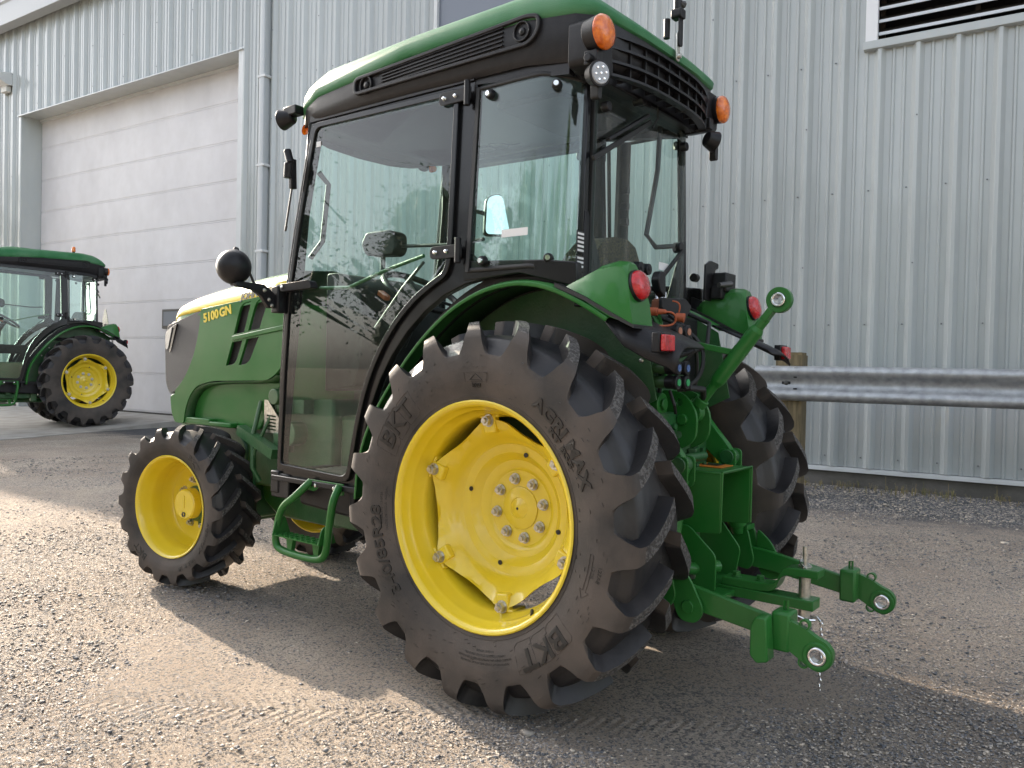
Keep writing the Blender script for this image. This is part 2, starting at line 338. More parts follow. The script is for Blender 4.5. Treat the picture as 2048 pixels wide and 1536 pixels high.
# ground sheet
def ground():
    N = 200; mb = []
    me = bpy.data.meshes.new('gravel_yard')
    def axis(c, lo, hi):
        t = np.linspace(-1, 1, N); s_ = np.sign(t)*np.abs(t)**3.2
        return np.where(s_ < 0, c + s_*(c-lo), c + s_*(hi-c))
    xs = axis(-.2, -300, 300); ys = axis(.8, -300, 300)
    X, Yg = np.meshgrid(xs, ys, indexing='ij'); Z = np.zeros_like(X)
    for k, (fx, amp) in enumerate(((.9,.006),(2.3,.005),(5.1,.003),(11.,.0018))):
        a, b = rng.uniform(0, 6, 2); th = rng.uniform(0, 3)
        Z += amp*np.sin(fx*(X*cos(th)+Yg*sin(th))+a)*np.sin(fx*1.3*(Yg*cos(th)-X*sin(th))+b)
    Z *= np.exp(-((X**2+Yg**2)/400)); Z -= .004
    v = np.stack([X.ravel(), Yg.ravel(), Z.ravel()], -1)
    idx = np.arange(N*N).reshape(N, N); q = np.stack([idx[:-1,:-1], idx[1:,:-1], idx[1:,1:], idx[:-1,1:]], -1).reshape(-1, 4)
    me.from_pydata(v.tolist(), [], q.tolist()); me.polygons.foreach_set('use_smooth', [True]*len(me.polygons))
    m = bpy.data.materials.new('gravel_and_dirt'); m.use_nodes = True; n = m.node_tree.nodes; L = m.node_tree.links; b = n['Principled BSDF']
    b.inputs['Roughness'].default_value = .92; b.inputs['Specular IOR Level'].default_value = .25
    g = n.new('ShaderNodeNewGeometry'); pos = g.outputs['Position']
    def noise(sc, det=6, ro=.6, vec=None, dist=0):
        z = n.new('ShaderNodeTexNoise'); z.inputs['Scale'].default_value = sc; z.inputs['Detail'].default_value = det; z.inputs['Roughness'].default_value = ro
        z.inputs['Distortion'].default_value = dist; L.new(vec or pos, z.inputs['Vector']); return z.outputs['Fac']
    def ramp(fac, stops):
        rp = n.new('ShaderNodeValToRGB'); cr = rp.color_ramp
        while len(cr.elements) < len(stops): cr.elements.new(.5)
        for e, (p_, c_) in zip(cr.elements, stops): e.position = p_; e.color = (*c_, 1) if len(c_) == 3 else c_
        L.new(fac, rp.inputs[0]); return rp.outputs[0]
    def mix(fac, a, bb, mode='MIX'):
        x = n.new('ShaderNodeMix'); x.data_type = 'RGBA'; x.blend_type = mode
        for s_, val in ((0, fac), (6, a), (7, bb)):
            if hasattr(val, 'links'): L.new(val, x.inputs[s_])
            elif isinstance(val, tuple): x.inputs[s_].default_value = (*val, 1)
            else: x.inputs[s_].default_value = val
        return x.outputs[2]
    dirt = ramp(noise(1.1, 8), [(.3,(.33,.265,.21)), (.5,(.44,.365,.295)), (.7,(.53,.455,.375))])
    grain = ramp(noise(140, 8, .75), [(.25,(.55,.55,.56)), (.5,(1,1,1)), (.8,(1.3,1.27,1.22))])
    dirt = mix(1.0, dirt, grain, 'MULTIPLY')
    # embedded slate chips
    vo = n.new('ShaderNodeTexVoronoi'); vo.inputs['Scale'].default_value = 110; L.new(pos, vo.inputs['Vector'])
    vs = n.new('ShaderNodeSeparateColor'); L.new(vo.outputs['Color'], vs.inputs[0])
    chipcol = ramp(vs.outputs[0], [(0,(.12,.117,.115)), (.5,(.23,.215,.205)), (1,(.42,.37,.32))])
    patch = ramp(noise(1.7, 7, .65, dist=.6), [(.42,(0,0,0)), (.64,(1,1,1))])
    lt = n.new('ShaderNodeMath'); lt.operation = 'MULTIPLY_ADD'; L.new(patch, lt.inputs[0]); lt.inputs[1].default_value = .42; lt.inputs[2].default_value = .10
    cmp_ = n.new('ShaderNodeMath'); cmp_.operation = 'LESS_THAN'; L.new(vs.outputs[1], cmp_.inputs[0]); L.new(lt.outputs[0], cmp_.inputs[1])
    c1 = mix(cmp_.outputs[0], dirt, chipcol)
    # second, finer chips
    v2 = n.new('ShaderNodeTexVoronoi'); v2.inputs['Scale'].default_value = 190; L.new(pos, v2.inputs['Vector'])
    v2s = n.new('ShaderNodeSeparateColor'); L.new(v2.outputs['Color'], v2s.inputs[0])
    cm2 = n.new('ShaderNodeMath'); cm2.operation = 'LESS_THAN'; L.new(v2s.outputs[1], cm2.inputs[0]); cm2.inputs[1].default_value = .22
    c1 = mix(cm2.outputs[0], c1, ramp(v2s.outputs[0], [(0,(.13,.125,.125)), (1,(.38,.34,.29))]))
    # dark crushed stone along the wall
    dp = n.new('ShaderNodeVectorMath'); dp.operation = 'DOT_PRODUCT'; L.new(pos, dp.inputs[0]); dp.inputs[1].default_value = WNV
    nn_ = n.new('ShaderNodeMath'); nn_.operation = 'MULTIPLY_ADD'; L.new(noise(1.6, 7, .7), nn_.inputs[0]); nn_.inputs[1].default_value = 1.6; L.new(dp.outputs['Value'], nn_.inputs[2])
    mr = n.new('ShaderNodeMapRange'); mr.inputs[1].default_value = 4.9; mr.inputs[2].default_value = 5.4; L.new(nn_.outputs[0], mr.inputs[0])
    dk = ramp(noise(160, 6, .8), [(.3,(.05,.05,.053)), (.52,(.12,.12,.125)), (.75,(.24,.235,.23))])
    c1 = mix(mr.outputs[0], c1, dk)
    L.new(c1, b.inputs['Base Color'])
    bp = n.new('ShaderNodeBump'); bp.inputs['Strength'].default_value = 1.0; bp.inputs['Distance'].default_value = .012
    hh = n.new('ShaderNodeMath'); hh.operation = 'MULTIPLY_ADD'; L.new(noise(55, 9, .8), hh.inputs[0]); hh.inputs[1].default_value = 2.2; L.new(vs.outputs[2], hh.inputs[2])
    # faint tyre track: bars across a shallow band
    def dotp(vx, vy):
        q = n.new('ShaderNodeVectorMath'); q.operation = 'DOT_PRODUCT'; L.new(pos, q.inputs[0]); q.inputs[1].default_value = (vx, vy, 0); return q.outputs['Value']
    def mth(op, a_, b_=None, c_=None):
        q = n.new('ShaderNodeMath'); q.operation = op
        for i_, v_ in enumerate((a_, b_, c_)):
            if v_ is None: continue
            if hasattr(v_, 'links'): L.new(v_, q.inputs[i_])
            else: q.inputs[i_].default_value = v_
        return q.outputs[0]
    tot = hh.outputs[0]
    for (ax_, ay_, off, hw_) in ((-.80,-.60,0,.16),(-.93,.37,0,.20)):
        al = dotp(ax_, ay_); ac = dotp(-ay_, ax_); cen = (-.56 if ay_ < 0 else -2.4)
        dd = mth('ABSOLUTE', mth('SUBTRACT', ac, cen)); mk = mth('SUBTRACT', 1.0, mth('SMOOTH_MIN', 1.0, mth('DIVIDE', dd, hw_), .2))
        wv = mth('SINE', mth('MULTIPLY', mth('ADD', al, mth('MULTIPLY', dd, .7)), 150.0))
        tot = mth('MULTIPLY_ADD', mth('MULTIPLY', wv, mk), .9, tot)
    hh = type('o', (), {'outputs': [tot]})
    L.new(hh.outputs[0], bp.inputs['Height']); L.new(bp.outputs[0], b.inputs['Normal'])
    me.materials.append(m); o = link('gravel_yard', me, kind='structure'); return o
ground()

# loose stones: one real mesh, denser near the camera
def stones():
    cube = np.array([(-1,-1,-1),(1,-1,-1),(1,1,-1),(-1,1,-1),(-1,-1,1),(1,-1,1),(1,1,1),(-1,1,1)], float)
    fq = np.array([(3,2,1,0),(4,5,6,7),(0,1,5,4),(1,2,6,5),(2,3,7,6),(3,0,4,7)])
    n = 105000
    # sample in polar coords around the camera footprint, within the field of view
    d = 1.3 + 9.5*rng.random(n)**1.5; a = YAW + rng.uniform(-.72, .72, n)
    x = CX + d*np.cos(a); y = CY + d*np.sin(a)
    wn_ = x*WNV.x + y*WNV.y
    pn = (np.sin(x*2.1+.5)*np.sin(y*2.7+1.1)+np.sin(x*4.3-y*3.1)*.7+np.sin(x*1.1+y*1.9+2)*.6)
    keep = (rng.random(n) < np.clip(.45+.42*pn, .13, 1)) | (wn_ > 4.7)
    keep &= wn_ < DW-.02
    # strip of crushed stone by the wall, extra
    n2 = 26000; s2 = rng.uniform(-4.5, 4.5, n2); w2 = rng.uniform(4.45, 6.08, n2)
    x2 = WDV.x*s2 + WNV.x*w2; y2 = WDV.y*s2 + WNV.y*w2
    x = np.concatenate([x[keep], x2]); y = np.concatenate([y[keep], y2]); k = len(x)
    wn_ = x*WNV.x + y*WNV.y
    dist = np.hypot(x-CX, y-CY)
    size = (.0024 + .0046*rng.random(k)**2.6) * (1+.05*dist) ; big = rng.random(k) < .004; size[big] *= rng.uniform(1.7, 2.7, big.sum())
    size[wn_ > 4.7] *= 1.25
    sc = np.stack([size*rng.uniform(.8,1.6,k), size*rng.uniform(.6,1.1,k), size*rng.uniform(.25,.6,k)], -1)
    P = np.repeat(cube[None], k, 0) * rng.uniform(.45, 1.0, (k, 8, 3))
    P *= sc[:, None, :]
    th = rng.uniform(0, 2*pi, k); t1 = rng.normal(0, .22, k)
    # tilt about x, then spin about z
    c, s_ = np.cos(t1)[:,None], np.sin(t1)[:,None]; Y_, Z_ = P[...,1]*c-P[...,2]*s_, P[...,1]*s_+P[...,2]*c
    c, s_ = np.cos(th)[:,None], np.sin(th)[:,None]; X2, Y2 = P[...,0]*c-Y_*s_, P[...,0]*s_+Y_*c
    z0 = sc[:,2]*.35
    V = np.stack([X2+x[:,None], Y2+y[:,None], Z_+z0[:,None]-.002], -1).reshape(-1, 3)
    F = (fq[None]+8*np.arange(k)[:,None,None]).reshape(-1, 4)
    me = bpy.data.meshes.new('loose_stones'); me.vertices.add(len(V)); me.vertices.foreach_set('co', V.ravel())
    me.loops.add(F.size); me.loops.foreach_set('vertex_index', F.ravel()); me.polygons.add(len(F))
    me.polygons.foreach_set('loop_start', np.arange(0, F.size, 4)); me.update(calc_edges=True)
    m = bpy.data.materials.new('slate_chips'); m.use_nodes = True; nn = m.node_tree.nodes; L = m.node_tree.links; b = nn['Principled BSDF']
    g = nn.new('ShaderNodeNewGeometry'); rp = nn.new('ShaderNodeValToRGB'); cr = rp.color_ramp
    for p_, c_ in ((.25,(.14,.143,.15)), (.5,(.22,.21,.205)), (.75,(.36,.315,.265))): e = cr.elements.new(p_); e.color = (*c_, 1)
    cr.elements[0].color = (.075,.08,.09,1); cr.elements[-1].color = (.56,.48,.39,1)
    L.new(g.outputs['Random Per Island'], rp.inputs[0]); L.new(rp.outputs[0], b.inputs['Base Color']); b.inputs['Roughness'].default_value = .75
    me.materials.append(m); link('loose_stones', me, kind='stuff')
    # small chips: flat four sided splinters
    n = 330000; d = 1.3 + 8.5*rng.random(n)**1.35; a = YAW + rng.uniform(-.72, .72, n); x = CX + d*np.cos(a); y = CY + d*np.sin(a); wn_ = x*WNV.x + y*WNV.y
    pn = (np.sin(x*1.7+2.5)*np.sin(y*2.1+.3)+np.sin(x*3.7+y*2.6)*.6+np.sin(x*.9-y*1.4+1)*.7+np.sin(x*8.1+y*5.3)*.3)
    keep = (rng.random(n) < np.clip(.55+.40*pn, .15, 1)) & (wn_ < DW-.02); x = x[keep]; y = y[keep]; k = len(x); dist = np.hypot(x-CX, y-CY)
    size = (.0016+.0030*rng.random(k)**2)*(1+.07*dist); th = rng.uniform(0, 2*pi, k)
    P = np.zeros((k,5,3)); ang = np.array([0,.5,1,1.5])*pi
    for i in range(4):
        rr = rng.uniform(.5, 1.5, k); P[:,i,0] = np.cos(ang[i])*rr*1.25; P[:,i,1] = np.sin(ang[i])*rr*.8
    P[:,4,0] = rng.uniform(-.5,.5,k); P[:,4,1] = rng.uniform(-.5,.5,k); P[:,4,2] = rng.uniform(.35,.9,k); P *= size[:,None,None]
    c, s_ = np.cos(th)[:,None], np.sin(th)[:,None]; V = np.stack([P[...,0]*c-P[...,1]*s_+x[:,None], P[...,0]*s_+P[...,1]*c+y[:,None], P[...,2]+.0005-.001], -1).reshape(-1,3)
    F = (np.array([(0,1,4),(1,2,4),(2,3,4),(3,0,4)])[None]+5*np.arange(k)[:,None,None]).reshape(-1,3)
    me = bpy.data.meshes.new('gravel_chips'); me.vertices.add(len(V)); me.vertices.foreach_set('co', V.ravel())
    me.loops.add(F.size); me.loops.foreach_set('vertex_index', F.ravel().astype(np.int32)); me.polygons.add(len(F)); me.polygons.foreach_set('loop_start', np.arange(0, F.size, 3)); me.update(calc_edges=True)
    me.materials.append(m); link('gravel_chips', me, kind='stuff')
stones()

# concrete apron in front of the garage door
mb = MB(); ap = [(-30, 2.4, 0), (-10.65, 2.4, 0), (-11.5, 5.9, 0), (-9.8, 6.48, 0), (-9.8, 6.48, 0), (-30, 6.48, 0)]
def apz(x, y): return .006 + max(0, (y-4.4)/2.1)*.13
pts = [(-30,2.3), (-10.5,2.3), (-10.9,3.6), (-11.3,4.9), (-11.35,5.9), (-9.6,6.15), (-9.6,6.6), (-30,6.6)]
bm_ = [(x, y, apz(x, y)) for x, y in pts]
cols = 40; rows_ = []
for i in range(13):
    yy = 2.3 + 4.3*i/12; xr = np.interp(yy, [2.3,3.6,4.9,5.9,6.2,6.6], [-10.5,-10.9,-11.3,-11.3,-9.6,-9.6])
    rows_.append([(xr+(-30-xr)*j/6, yy, apz(xr, yy)) for j in range(7)])
mb.loft(rows_); mb.strip(rows_[0], [(p[0], p[1], -.1) for p in rows_[0]]); mb.strip([rr[0] for rr in rows_], [(rr[0][0]+.02, rr[0][1], -.1) for rr in rows_])
o = mb.build('concrete_apron', CN, None, kind='structure'); o.rotation_euler = (0,0,BROT)

# ------------------------------------------------------------ warehouse
B = empty('metal_warehouse', 'large warehouse clad in pale grey ribbed metal with a tall garage door', 'building', (0,0,0), BROT)
PIT = .352; PH = -.26
def rib_profile(xa, xb):
    pts = []; k0 = int(math.floor((xa-PH)/PIT))-1; k1 = int(math.ceil((xb-PH)/PIT))+1
    for k in range(k0, k1+1):
        c = PH+k*PIT
        pts += [(c-.058,0),(c-.016,-.056),(c+.016,-.056),(c+.054,0)]
        for q in (.36,.64):
            m_ = c+q*PIT; pts += [(m_-.020,0),(m_-.008,-.014),(m_+.008,-.014),(m_+.020,0)]
    X = [p[0] for p in pts]; Yp = [p[1] for p in pts]
    ya, yb = np.interp([xa, xb], X, Yp)
    return [(xa, ya)] + [p for p in pts if xa+1e-4 < p[0] < xb-1e-4] + [(xb, yb)]
def panel(xa, xb, z0, z1):
    pr = rib_profile(xa, xb); mb = MB()
    mb.strip([(x, DW+y, z0) for x, y in pr], [(x, DW+y, z1) for x, y in pr])
    mb.build('wall_panel', WP, B, smooth=0)
ZB, ZT = .205, 8.75
DX0, DX1, DZT = -17.12, -9.90, 6.44         # garage opening (local x)
LX0, LX1, LZ0, LZ1 = -.03, 3.6, 4.50, 6.2   # louver opening
QX0, QX1, QZ0, QZ1 = -5.66, -4.2, 5.9, 7.2  # high window
edges = sorted(set([PH+PIT*.5+PIT*3*k for k in range(-23, 10)] + [DX0, DX1, LX0, LX1, QX0, QX1]))
for xa, xb in zip(edges[:-1], edges[1:]):
    if xb-xa < .01: continue
    xm = (xa+xb)/2; spans = [(ZB, ZT)]
    if DX0 < xm < DX1: spans = [(DZT, ZT)]
    elif LX0 < xm < LX1: spans = [(ZB, LZ0), (LZ1, ZT)]
    elif QX0 < xm < QX1: spans = [(ZB, QZ0), (QZ1, ZT)]
    for a, b in spans: panel(xa, xb, a, b)
# structure behind the cladding (shadow caster), end walls, roof
mb = MB()
mb.box((-25,DW+.5,0), (11,DW+18,8.5)); mb.build('wall_core', CF, B, smooth=0)
mb = MB(); mb.prism([(DW-.30,8.70),(DW+9.3,10.9),(DW+18.8,8.70),(DW+18.8,8.60),(DW+9.3,10.8),(DW-.30,8.60)], -25.3, 11.3, 'yz'); mb.build('roof', WT, B, smooth=0)
mb = MB(); mb.box((-25,DW+.02,.2),(-24.9,DW+.49,8.59)); mb.box((10.9,DW+.02,.2),(11,DW+.49,8.59)); mb.build('end_wall', WP, B, smooth=0)
mb = MB(); mb.prism([(DW-.33,8.36),(DW-.10,8.36),(DW-.10,8.44),(DW-.04,8.44),(DW-.04,8.93),(DW-.36,8.98),(DW-.36,8.84),(DW-.33,8.80)], -25.4, 11.4, 'yz')
mb.build('eave_gutter', mat('gutter_grey', (.36,.38,.40), .4), B, bevel=.008)
mb = MB(); mb.box((-9.9,DW-.045,.165),(11,DW+.03,.20)); mb.box((-9.9,DW-.05,.155),(11,DW-.046,.185)); mb.box((-25,DW-.045,.165),(-17.2,DW+.03,.20)); mb.build('base_trim', WT, B, smooth=0)
mb = MB(); mb.box((-9.75,DW-.005,-.3),(11,DW+.5,.165)); mb.box((-25,DW-.005,-.3),(-17.25,DW+.5,.165)); mb.build('foundation', CF, B, smooth=0)
# screws
sb = MB()
xk = [PH+k*PIT for k in range(-52, 12)]
for k, c in enumerate(xk):
    for z in (.30, 1.68, 3.06, 4.43, 5.78, 7.10):
        if DX0-.1 < c-.07 < DX1+.1 and z < 6.5: continue
        if LX0 < c-.07 < LX1 and 4.4 < z < 6.3: continue
        if QX0 < c-.07 < QX1 and 5.8 < z < 7.3: continue
        sb.cyl((c-.080,DW+.001,z+.01), (c-.080,DW-.012,z+.01), .009, .006, 6)
    if k % 3 == 0:
        for z in (.9, 2.3, 3.77, 5.16, 6.6, 7.4):
            if DX0-.1 < c < DX1+.1 and z < 6.5: continue
            if LX0 < c < LX1 and 4.4 < z < 6.3: continue
            sb.cyl((c+.004,DW-.055,z), (c+.004,DW-.066,z), .009, .006, 6)
sb.build('cladding_screws', mat('screw_grey', (.16,.17,.18), .5, .3), B, kind='stuff')
# louver
mb = MB(); mb.box((LX0-.02,DW-.05,LZ0+.085),(LX0+.095,DW+.02,LZ1)); mb.build('louver_frame', mat('white_frame', (.70,.71,.73), .35), B, bevel=.004)
mb = MB(); mb.prism([(DW-.075,LZ0),(DW-.055,LZ0-.008),(DW+.02,LZ0-.008),(DW+.02,LZ0+.08),(DW-.075,LZ0+.08)], LX0-.03, LX1, 'yz'); mb.build('louver_sill', WP, B, bevel=.003)
mb = MB(); mb.box((LX0+.09,DW+.26,LZ0+.07),(LX1,DW+.30,LZ1)); mb.build('louver_void', VD, B, smooth=0)
SLB = mat('louver_brown', (.045,.038,.034), .5); SLW = mat('louver_edge', (.55,.59,.63), .3)
for i in range(12):
    z = LZ0+.155+i*.128
    mb = MB(); mb.obox((LX0+.1,DW-.015,z), (LX1,DW-.015,z), .012, .030); mb.build('slat_edge', SLW, B, smooth=0)
    mb = MB(); mb.prism([(DW-.01,z-.012),(DW+.12,z+.09),(DW+.12,z+.10),(DW-.01,z+.0)], LX0+.1, LX1, 'yz'); mb.build('louver_slat', SLB, B, smooth=0)
for xx in (LX0+.1, LX0+.95, LX0+1.8): MB().box((xx,DW+.12,LZ0+.08),(xx+.04,DW+.16,LZ1)).build('louver_mullion', SLB, B, smooth=0)
# high window
MB().box((QX0,DW+.0,QZ0),(QX1,DW+.04,QZ1)).build('high_window', WG, B, smooth=0)
MB().box((QX0-.06,DW-.05,QZ0-.06),(QX0,DW+.03,QZ1+.06)).box((QX0-.06,DW-.05,QZ0-.06),(QX1,DW+.03,QZ0)).build('window_trim', WT, B, smooth=0)
# garage door recess
MB().box((DX0,DW-.012,.0),(DX0+.004,DW+.42,DZT)).box((DX0-.10,DW-.045,.1),(DX0,DW-.012,DZT+.02)).build('door_jamb', WP, B, smooth=0)
MB().box((DX1-.004,DW-.012,.0),(DX1,DW+.42,DZT)).box((DX1,DW-.055,.1),(DX1+.13,DW-.02,DZT+.04)).build('door_jamb', WT, B, smooth=0)
MB().box((DX0,DW-.012,DZT),(DX1,DW+.42,DZT+.006)).box((DX0-.12,DW-.085,DZT-.012),(DX1+.12,DW-.012,DZT+.008)).build('door_header', WP, B, smooth=0)
MB().box((DX0,DW+.33,DZT-.05),(DX1,DW+.375,DZT)).build('header_seal', WT, B, smooth=0)
gd = MB().box((DX0,DW+.43,.1),(DX1,DW+.46,DZT)).build('garage_door', DP, B, smooth=0)
zz = [.16,.90,1.60,2.31,3.00,3.70,4.40,5.095,5.80,6.40]
for a, b in zip(zz[:-1], zz[1:]):
    mb = MB(); pr = [(DW+.430,a+.001),(DW+.386,a+.003),(DW+.386,a+.03),(DW+.380,a+.036),(DW+.380,b-.005),(DW+.384,b-.002),(DW+.430,b-.002)]
    mb.prism(pr, DX0+.015, DX1-.015, 'yz'); mb.build('door_panel', DP, gd, smooth=0)
mb = MB().box((-12.56,DW+.350,1.79),(-11.3,DW+.379,2.16)).build('door_window', VD, gd, bevel=.01)
MB().box((-12.50,DW+.342,1.84),(-11.36,DW+.349,2.11)).build('pane', WG, mb, smooth=0)
MB().box((DX0,DW+.36,.13),(DX1,DW+.45,.158)).build('bottom_seal', RS, gd, smooth=0)
# downspout
ds = MB(); ds.prism(rounded([(-9.245,DW-.165),(-9.125,DW-.165),(-9.125,DW-.045),(-9.245,DW-.045)], .015, 3), .2, 8.4, 'xy'); dso = ds.build('downspout', mat('downspout_grey', (.44,.47,.49), .35), B, smooth=40)
for z in (1.4,3.0,4.4,5.845,7.3): MB().box((-9.28,DW-.172,z-.02),(-9.09,DW-.038,z+.02)).build('strap', WT, dso, bevel=.004)
# wall lamp
lp = empty('wall_lamp', 'white box shaped lamp high on the wall left of the garage door', 'lamp', BL(-17.75, DW-.04, 7.15), BROT)
mb = MB(); mb.prism([(0,.02),(-.10,.0),(-.42,.16),(-.42,.22),(0,.30)], -.18, .22, 'yz'); mb.build('housing', WT, lp, bevel=.01)
MB().box((-.10,-.10,-.12),(.14,0,.01)).build('bracket', CW, lp, bevel=.01)

# guardrail
gr = empty('guardrail', 'galvanized corrugated steel guardrail on a timber post before the metal wall', 'guardrail', (0,0,0), BROT)
gp = [(0,.328),(.035,.322),(.062,.300),(.070,.270),(.055,.238),(.012,.205),(.0,.165),(.012,.125),(.055,.092),(.070,.060),(.062,.030),(.035,.008),(0,.0)]
gs = smooth_path([(a,b) for a,b in [(q[0],q[1]) for q in gp]], 2)
mb = MB(); RY = 4.93; rz0 = .908
xsr = [-.75,-.745,-.72,-.60,2,5,9]
outer = [[(x, RY-p.x, rz0+p.y) for p in gs] for x in xsr]; inner = [[(x, RY-p.x+.006, rz0+p.y) for p in gs] for x in xsr]
mb.loft(outer); mb.loft(inner); mb.strip(outer[0], inner[0]); mb.strip([o_[0] for o_ in outer],[o_[0] for o_ in inner]); mb.strip([o_[-1] for o_ in outer],[o_[-1] for o_ in inner])
rail = mb.build('rail', GV, gr, smooth=50)
def post(x):
    p = MB(); n_ = 6; prof = rounded([(x-.125,RY+.012),(x+.125,RY+.012),(x+.125,RY+.24),(x-.125,RY+.24)], .02, 2)
    p.prism(prof, -.3, 1.34, 'xy'); p.prism(offset(prof, .012), 1.34, 1.365, 'xy'); return p.build('post', WD, gr, smooth=30)
post(-.455); post(1.7+1.9)
for (bx_, bz_) in ((-.585,1.215),(-.38,1.213)): MB().lathe([(0,-.012),(.014,-.010),(.02,0)], (bx_,RY-.045,bz_), 'y', 12).build('bolt', GV, rail)
MB().lathe([(0,-.016),(.018,-.012),(.024,0)], (-.47,RY-.002,rz0+.168), 'y', 12).build('bolt', DS, rail)
MB().box((-.51,RY-.0085,rz0+.155),(-.43,RY-.0025,rz0+.181)).build('slot', VD, rail, bevel=.003)
for bz_ in (.222,.115): MB().box((-.395,RY-.045,rz0+bz_-.006),(-.365,RY-.024,rz0+bz_+.006)).build('slot', VD, rail, bevel=.002)

# weeds at the foundation
mb = MB()
for i in range(200):
    s_ = random.choice([.25,.1,-.35,-.55,-.75,-.8,-1.3,-1.6,.5,1.2]) + random.gauss(0,.12); n_ = DW - abs(random.gauss(.16,.16)) - .02
    P0 = WDV*s_ + WNV*n_
    for j in range(3):
        a = random.uniform(0,2*pi); h = random.uniform(.02,.075)*(2.2 if random.random()<.03 else 1); lx = random.uniform(.02,.06); wv = .0022
        d_ = Vector((cos(a), sin(a), 0)); sd_ = Vector((-sin(a), cos(a), 0))*wv
        p1 = P0 + d_*lx*.4 + Vector((0,0,h)); p2 = P0 + d_*lx + Vector((0,0,h*.85))
        mb.add([P0-sd_, P0+sd_, p1+sd_*.7, p1-sd_*.7, p2], [(0,1,2,3),(3,2,4)])
mb.build('weeds', GRS, kind='stuff', smooth=0)
# scrap of white paper on the gravel
mb = MB(); mb.cyl((-1.235,1.205,.008),(-1.215,1.262,.010),.006,.005,8)
o = tag(mb.build('paper_scrap', CW), 'small white paper scrap on the gravel at the bottom edge of the photo', 'litter')

# ------------------------------------------------------------ wheels
def tyre_mesh(R, half, lug, rimR, nl, side, mat_list, sweep=14, phase=0, side_y=1, wear=True):
    """tread chevron tyre. axis y, centre origin. side=+1 for left wheels, -1 for the mirrored one"""
    # outer (lug) and inner (hollow) profiles as functions of v in 0..1 from centre to bead
    k = R/.655; hw = half/.172
    outp = [(0,.655),(.06,.653),(.11,.647),(.148,.634),(.163,.618),(.170,.595),(.1715,.565),(.1725,.53),(.172,.49),(.166,.45),(.157,.42),(.149,.395),(.146,.383)]
    inp_ = [(0,.604),(.06,.602),(.098,.597),(.122,.588),(.134,.571),(.145,.556),(.160,.544),(.1715,.535),(.172,.49),(.166,.45),(.157,.42),(.149,.395),(.146,.383)]
    s0 = .383; f_ = lambda rr: rimR + (rr-s0)/(.655-s0)*(R-rimR)
    outp = [(a*hw, f_(b)) for a, b in outp]; inp_ = [(a*hw, f_(b)) for a, b in inp_]
    def resample(pr, n):
        P = np.array(pr); d = np.r_[0, np.cumsum(np.hypot(*np.diff(P, axis=0).T))]; return d
    nv = 38; tt = np.linspace(0, len(outp)-1, nv*1)
    # add an extra near centre row to make blunt lug noses
    tt = np.sort(np.r_[tt, .12, .22])
    def ev(pr, t):
        P = np.array(pr); i = np.arange(len(P)); return np.interp(t, i, P[:,0]), np.interp(t, i, P[:,1])
    oy, orr = ev(outp, tt); iy, ir = ev(inp_, tt)
    per = 360/nl; V = []; F = []; MI = []
    offs = None
    for sgn in (1, -1):
        rows = []
        for j, t in enumerate(tt):
            un = min(1, oy[j]/(.165*hw)); swp = sweep*(un**.85)
            wlug = per*(.095 + .015*un)       # half width in degrees at the lug base
            if t > 3: wlug = per*(.11 + .05*min(1,(t-3)/2) + .19*min(1, (t-3)/4.0)**3.2)
            e = per*.05 if t < 4 else per*.06
            wl = min(wlug, per*.36)
            cols = [-wl-e, -wl, -wl*.5, 0, wl*.5, wl, wl+e]
            gap = per - 2*(wl+e); cols += [wl+e+gap*q for q in (.2,.4,.6,.8)]
            msk = [0,1,1,1,1,1,0,0,0,0,0]
            if t < .11: msk = [0]*11
            elif t < .2: msk = [m_*.0 for m_ in msk]
            rows.append((cols, msk, swp))
        base = len(V); nc = nl*11
        for j, (cols, msk, swp) in enumerate(rows):
            for q in range(nl):
                for c_, m_ in zip(cols, msk):
                    # small step: hollow has slightly scooped radius
                    th = RAD(phase + q*per + (per/2 if sgn < 0 else 0) + c_*1.0 - side*swp*(-1) * 1.0)
                    rr = orr[j]*m_ + ir[j]*(1-m_); yy = oy[j]*m_ + iy[j]*(1-m_)
                    V.append((rr*cos(th), sgn*yy, rr*sin(th)))
        for j in range(len(rows)-1):
            for i in range(nc):
                i2 = (i+1) % nc; q = (base+j*nc+i, base+j*nc+i2, base+(j+1)*nc+i2, base+(j+1)*nc+i)
                if sgn < 0: q = q[::-1]
                F.append(q)
                k_ = i % 11
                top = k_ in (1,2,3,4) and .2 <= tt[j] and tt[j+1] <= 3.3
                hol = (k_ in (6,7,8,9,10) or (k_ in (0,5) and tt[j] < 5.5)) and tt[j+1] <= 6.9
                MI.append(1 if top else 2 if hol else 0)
    # inner bead closing
    mb = MB(); mb.v = V; mb.f = F; mb.mi = MI
    me = mb.mesh('tyre', mat_list, smooth=32, recalc=True)
    return me
def sidewall_y(rr, R, half, rimR):
    k = (rr-rimR)/(R-rimR)*(.655-.383)+.383
    return np.interp(k, [.383,.395,.42,.45,.49,.53,.565], [.146,.149,.157,.166,.172,.1725,.1715])*half/.172
def wrap_text(s, size, rad, ang, R, half, rimR, inward=False, fat=0, spacing=1.0, italic=0):
    """text running along the sidewall circle, centre angle ang (deg, xz-plane seen from +y)"""
    me = text_data(s, size, .0012, fat)
    for v in me.vertices:
        x, y, z = v.co; x += y*italic; x *= spacing
        # seen from +y, +x points LEFT; clockwise on screen for letters reading outward-up
        if not inward: th = RAD(ang) + x/rad; rr = rad + y
        else: th = RAD(ang) - x/rad; rr = rad - y
        yy = sidewall_y(rr, R, half, rimR) + .0004 + z
        v.co = (rr*cos(th), yy, rr*sin(th))
    me.materials.clear(); me.materials.append(RL); return me

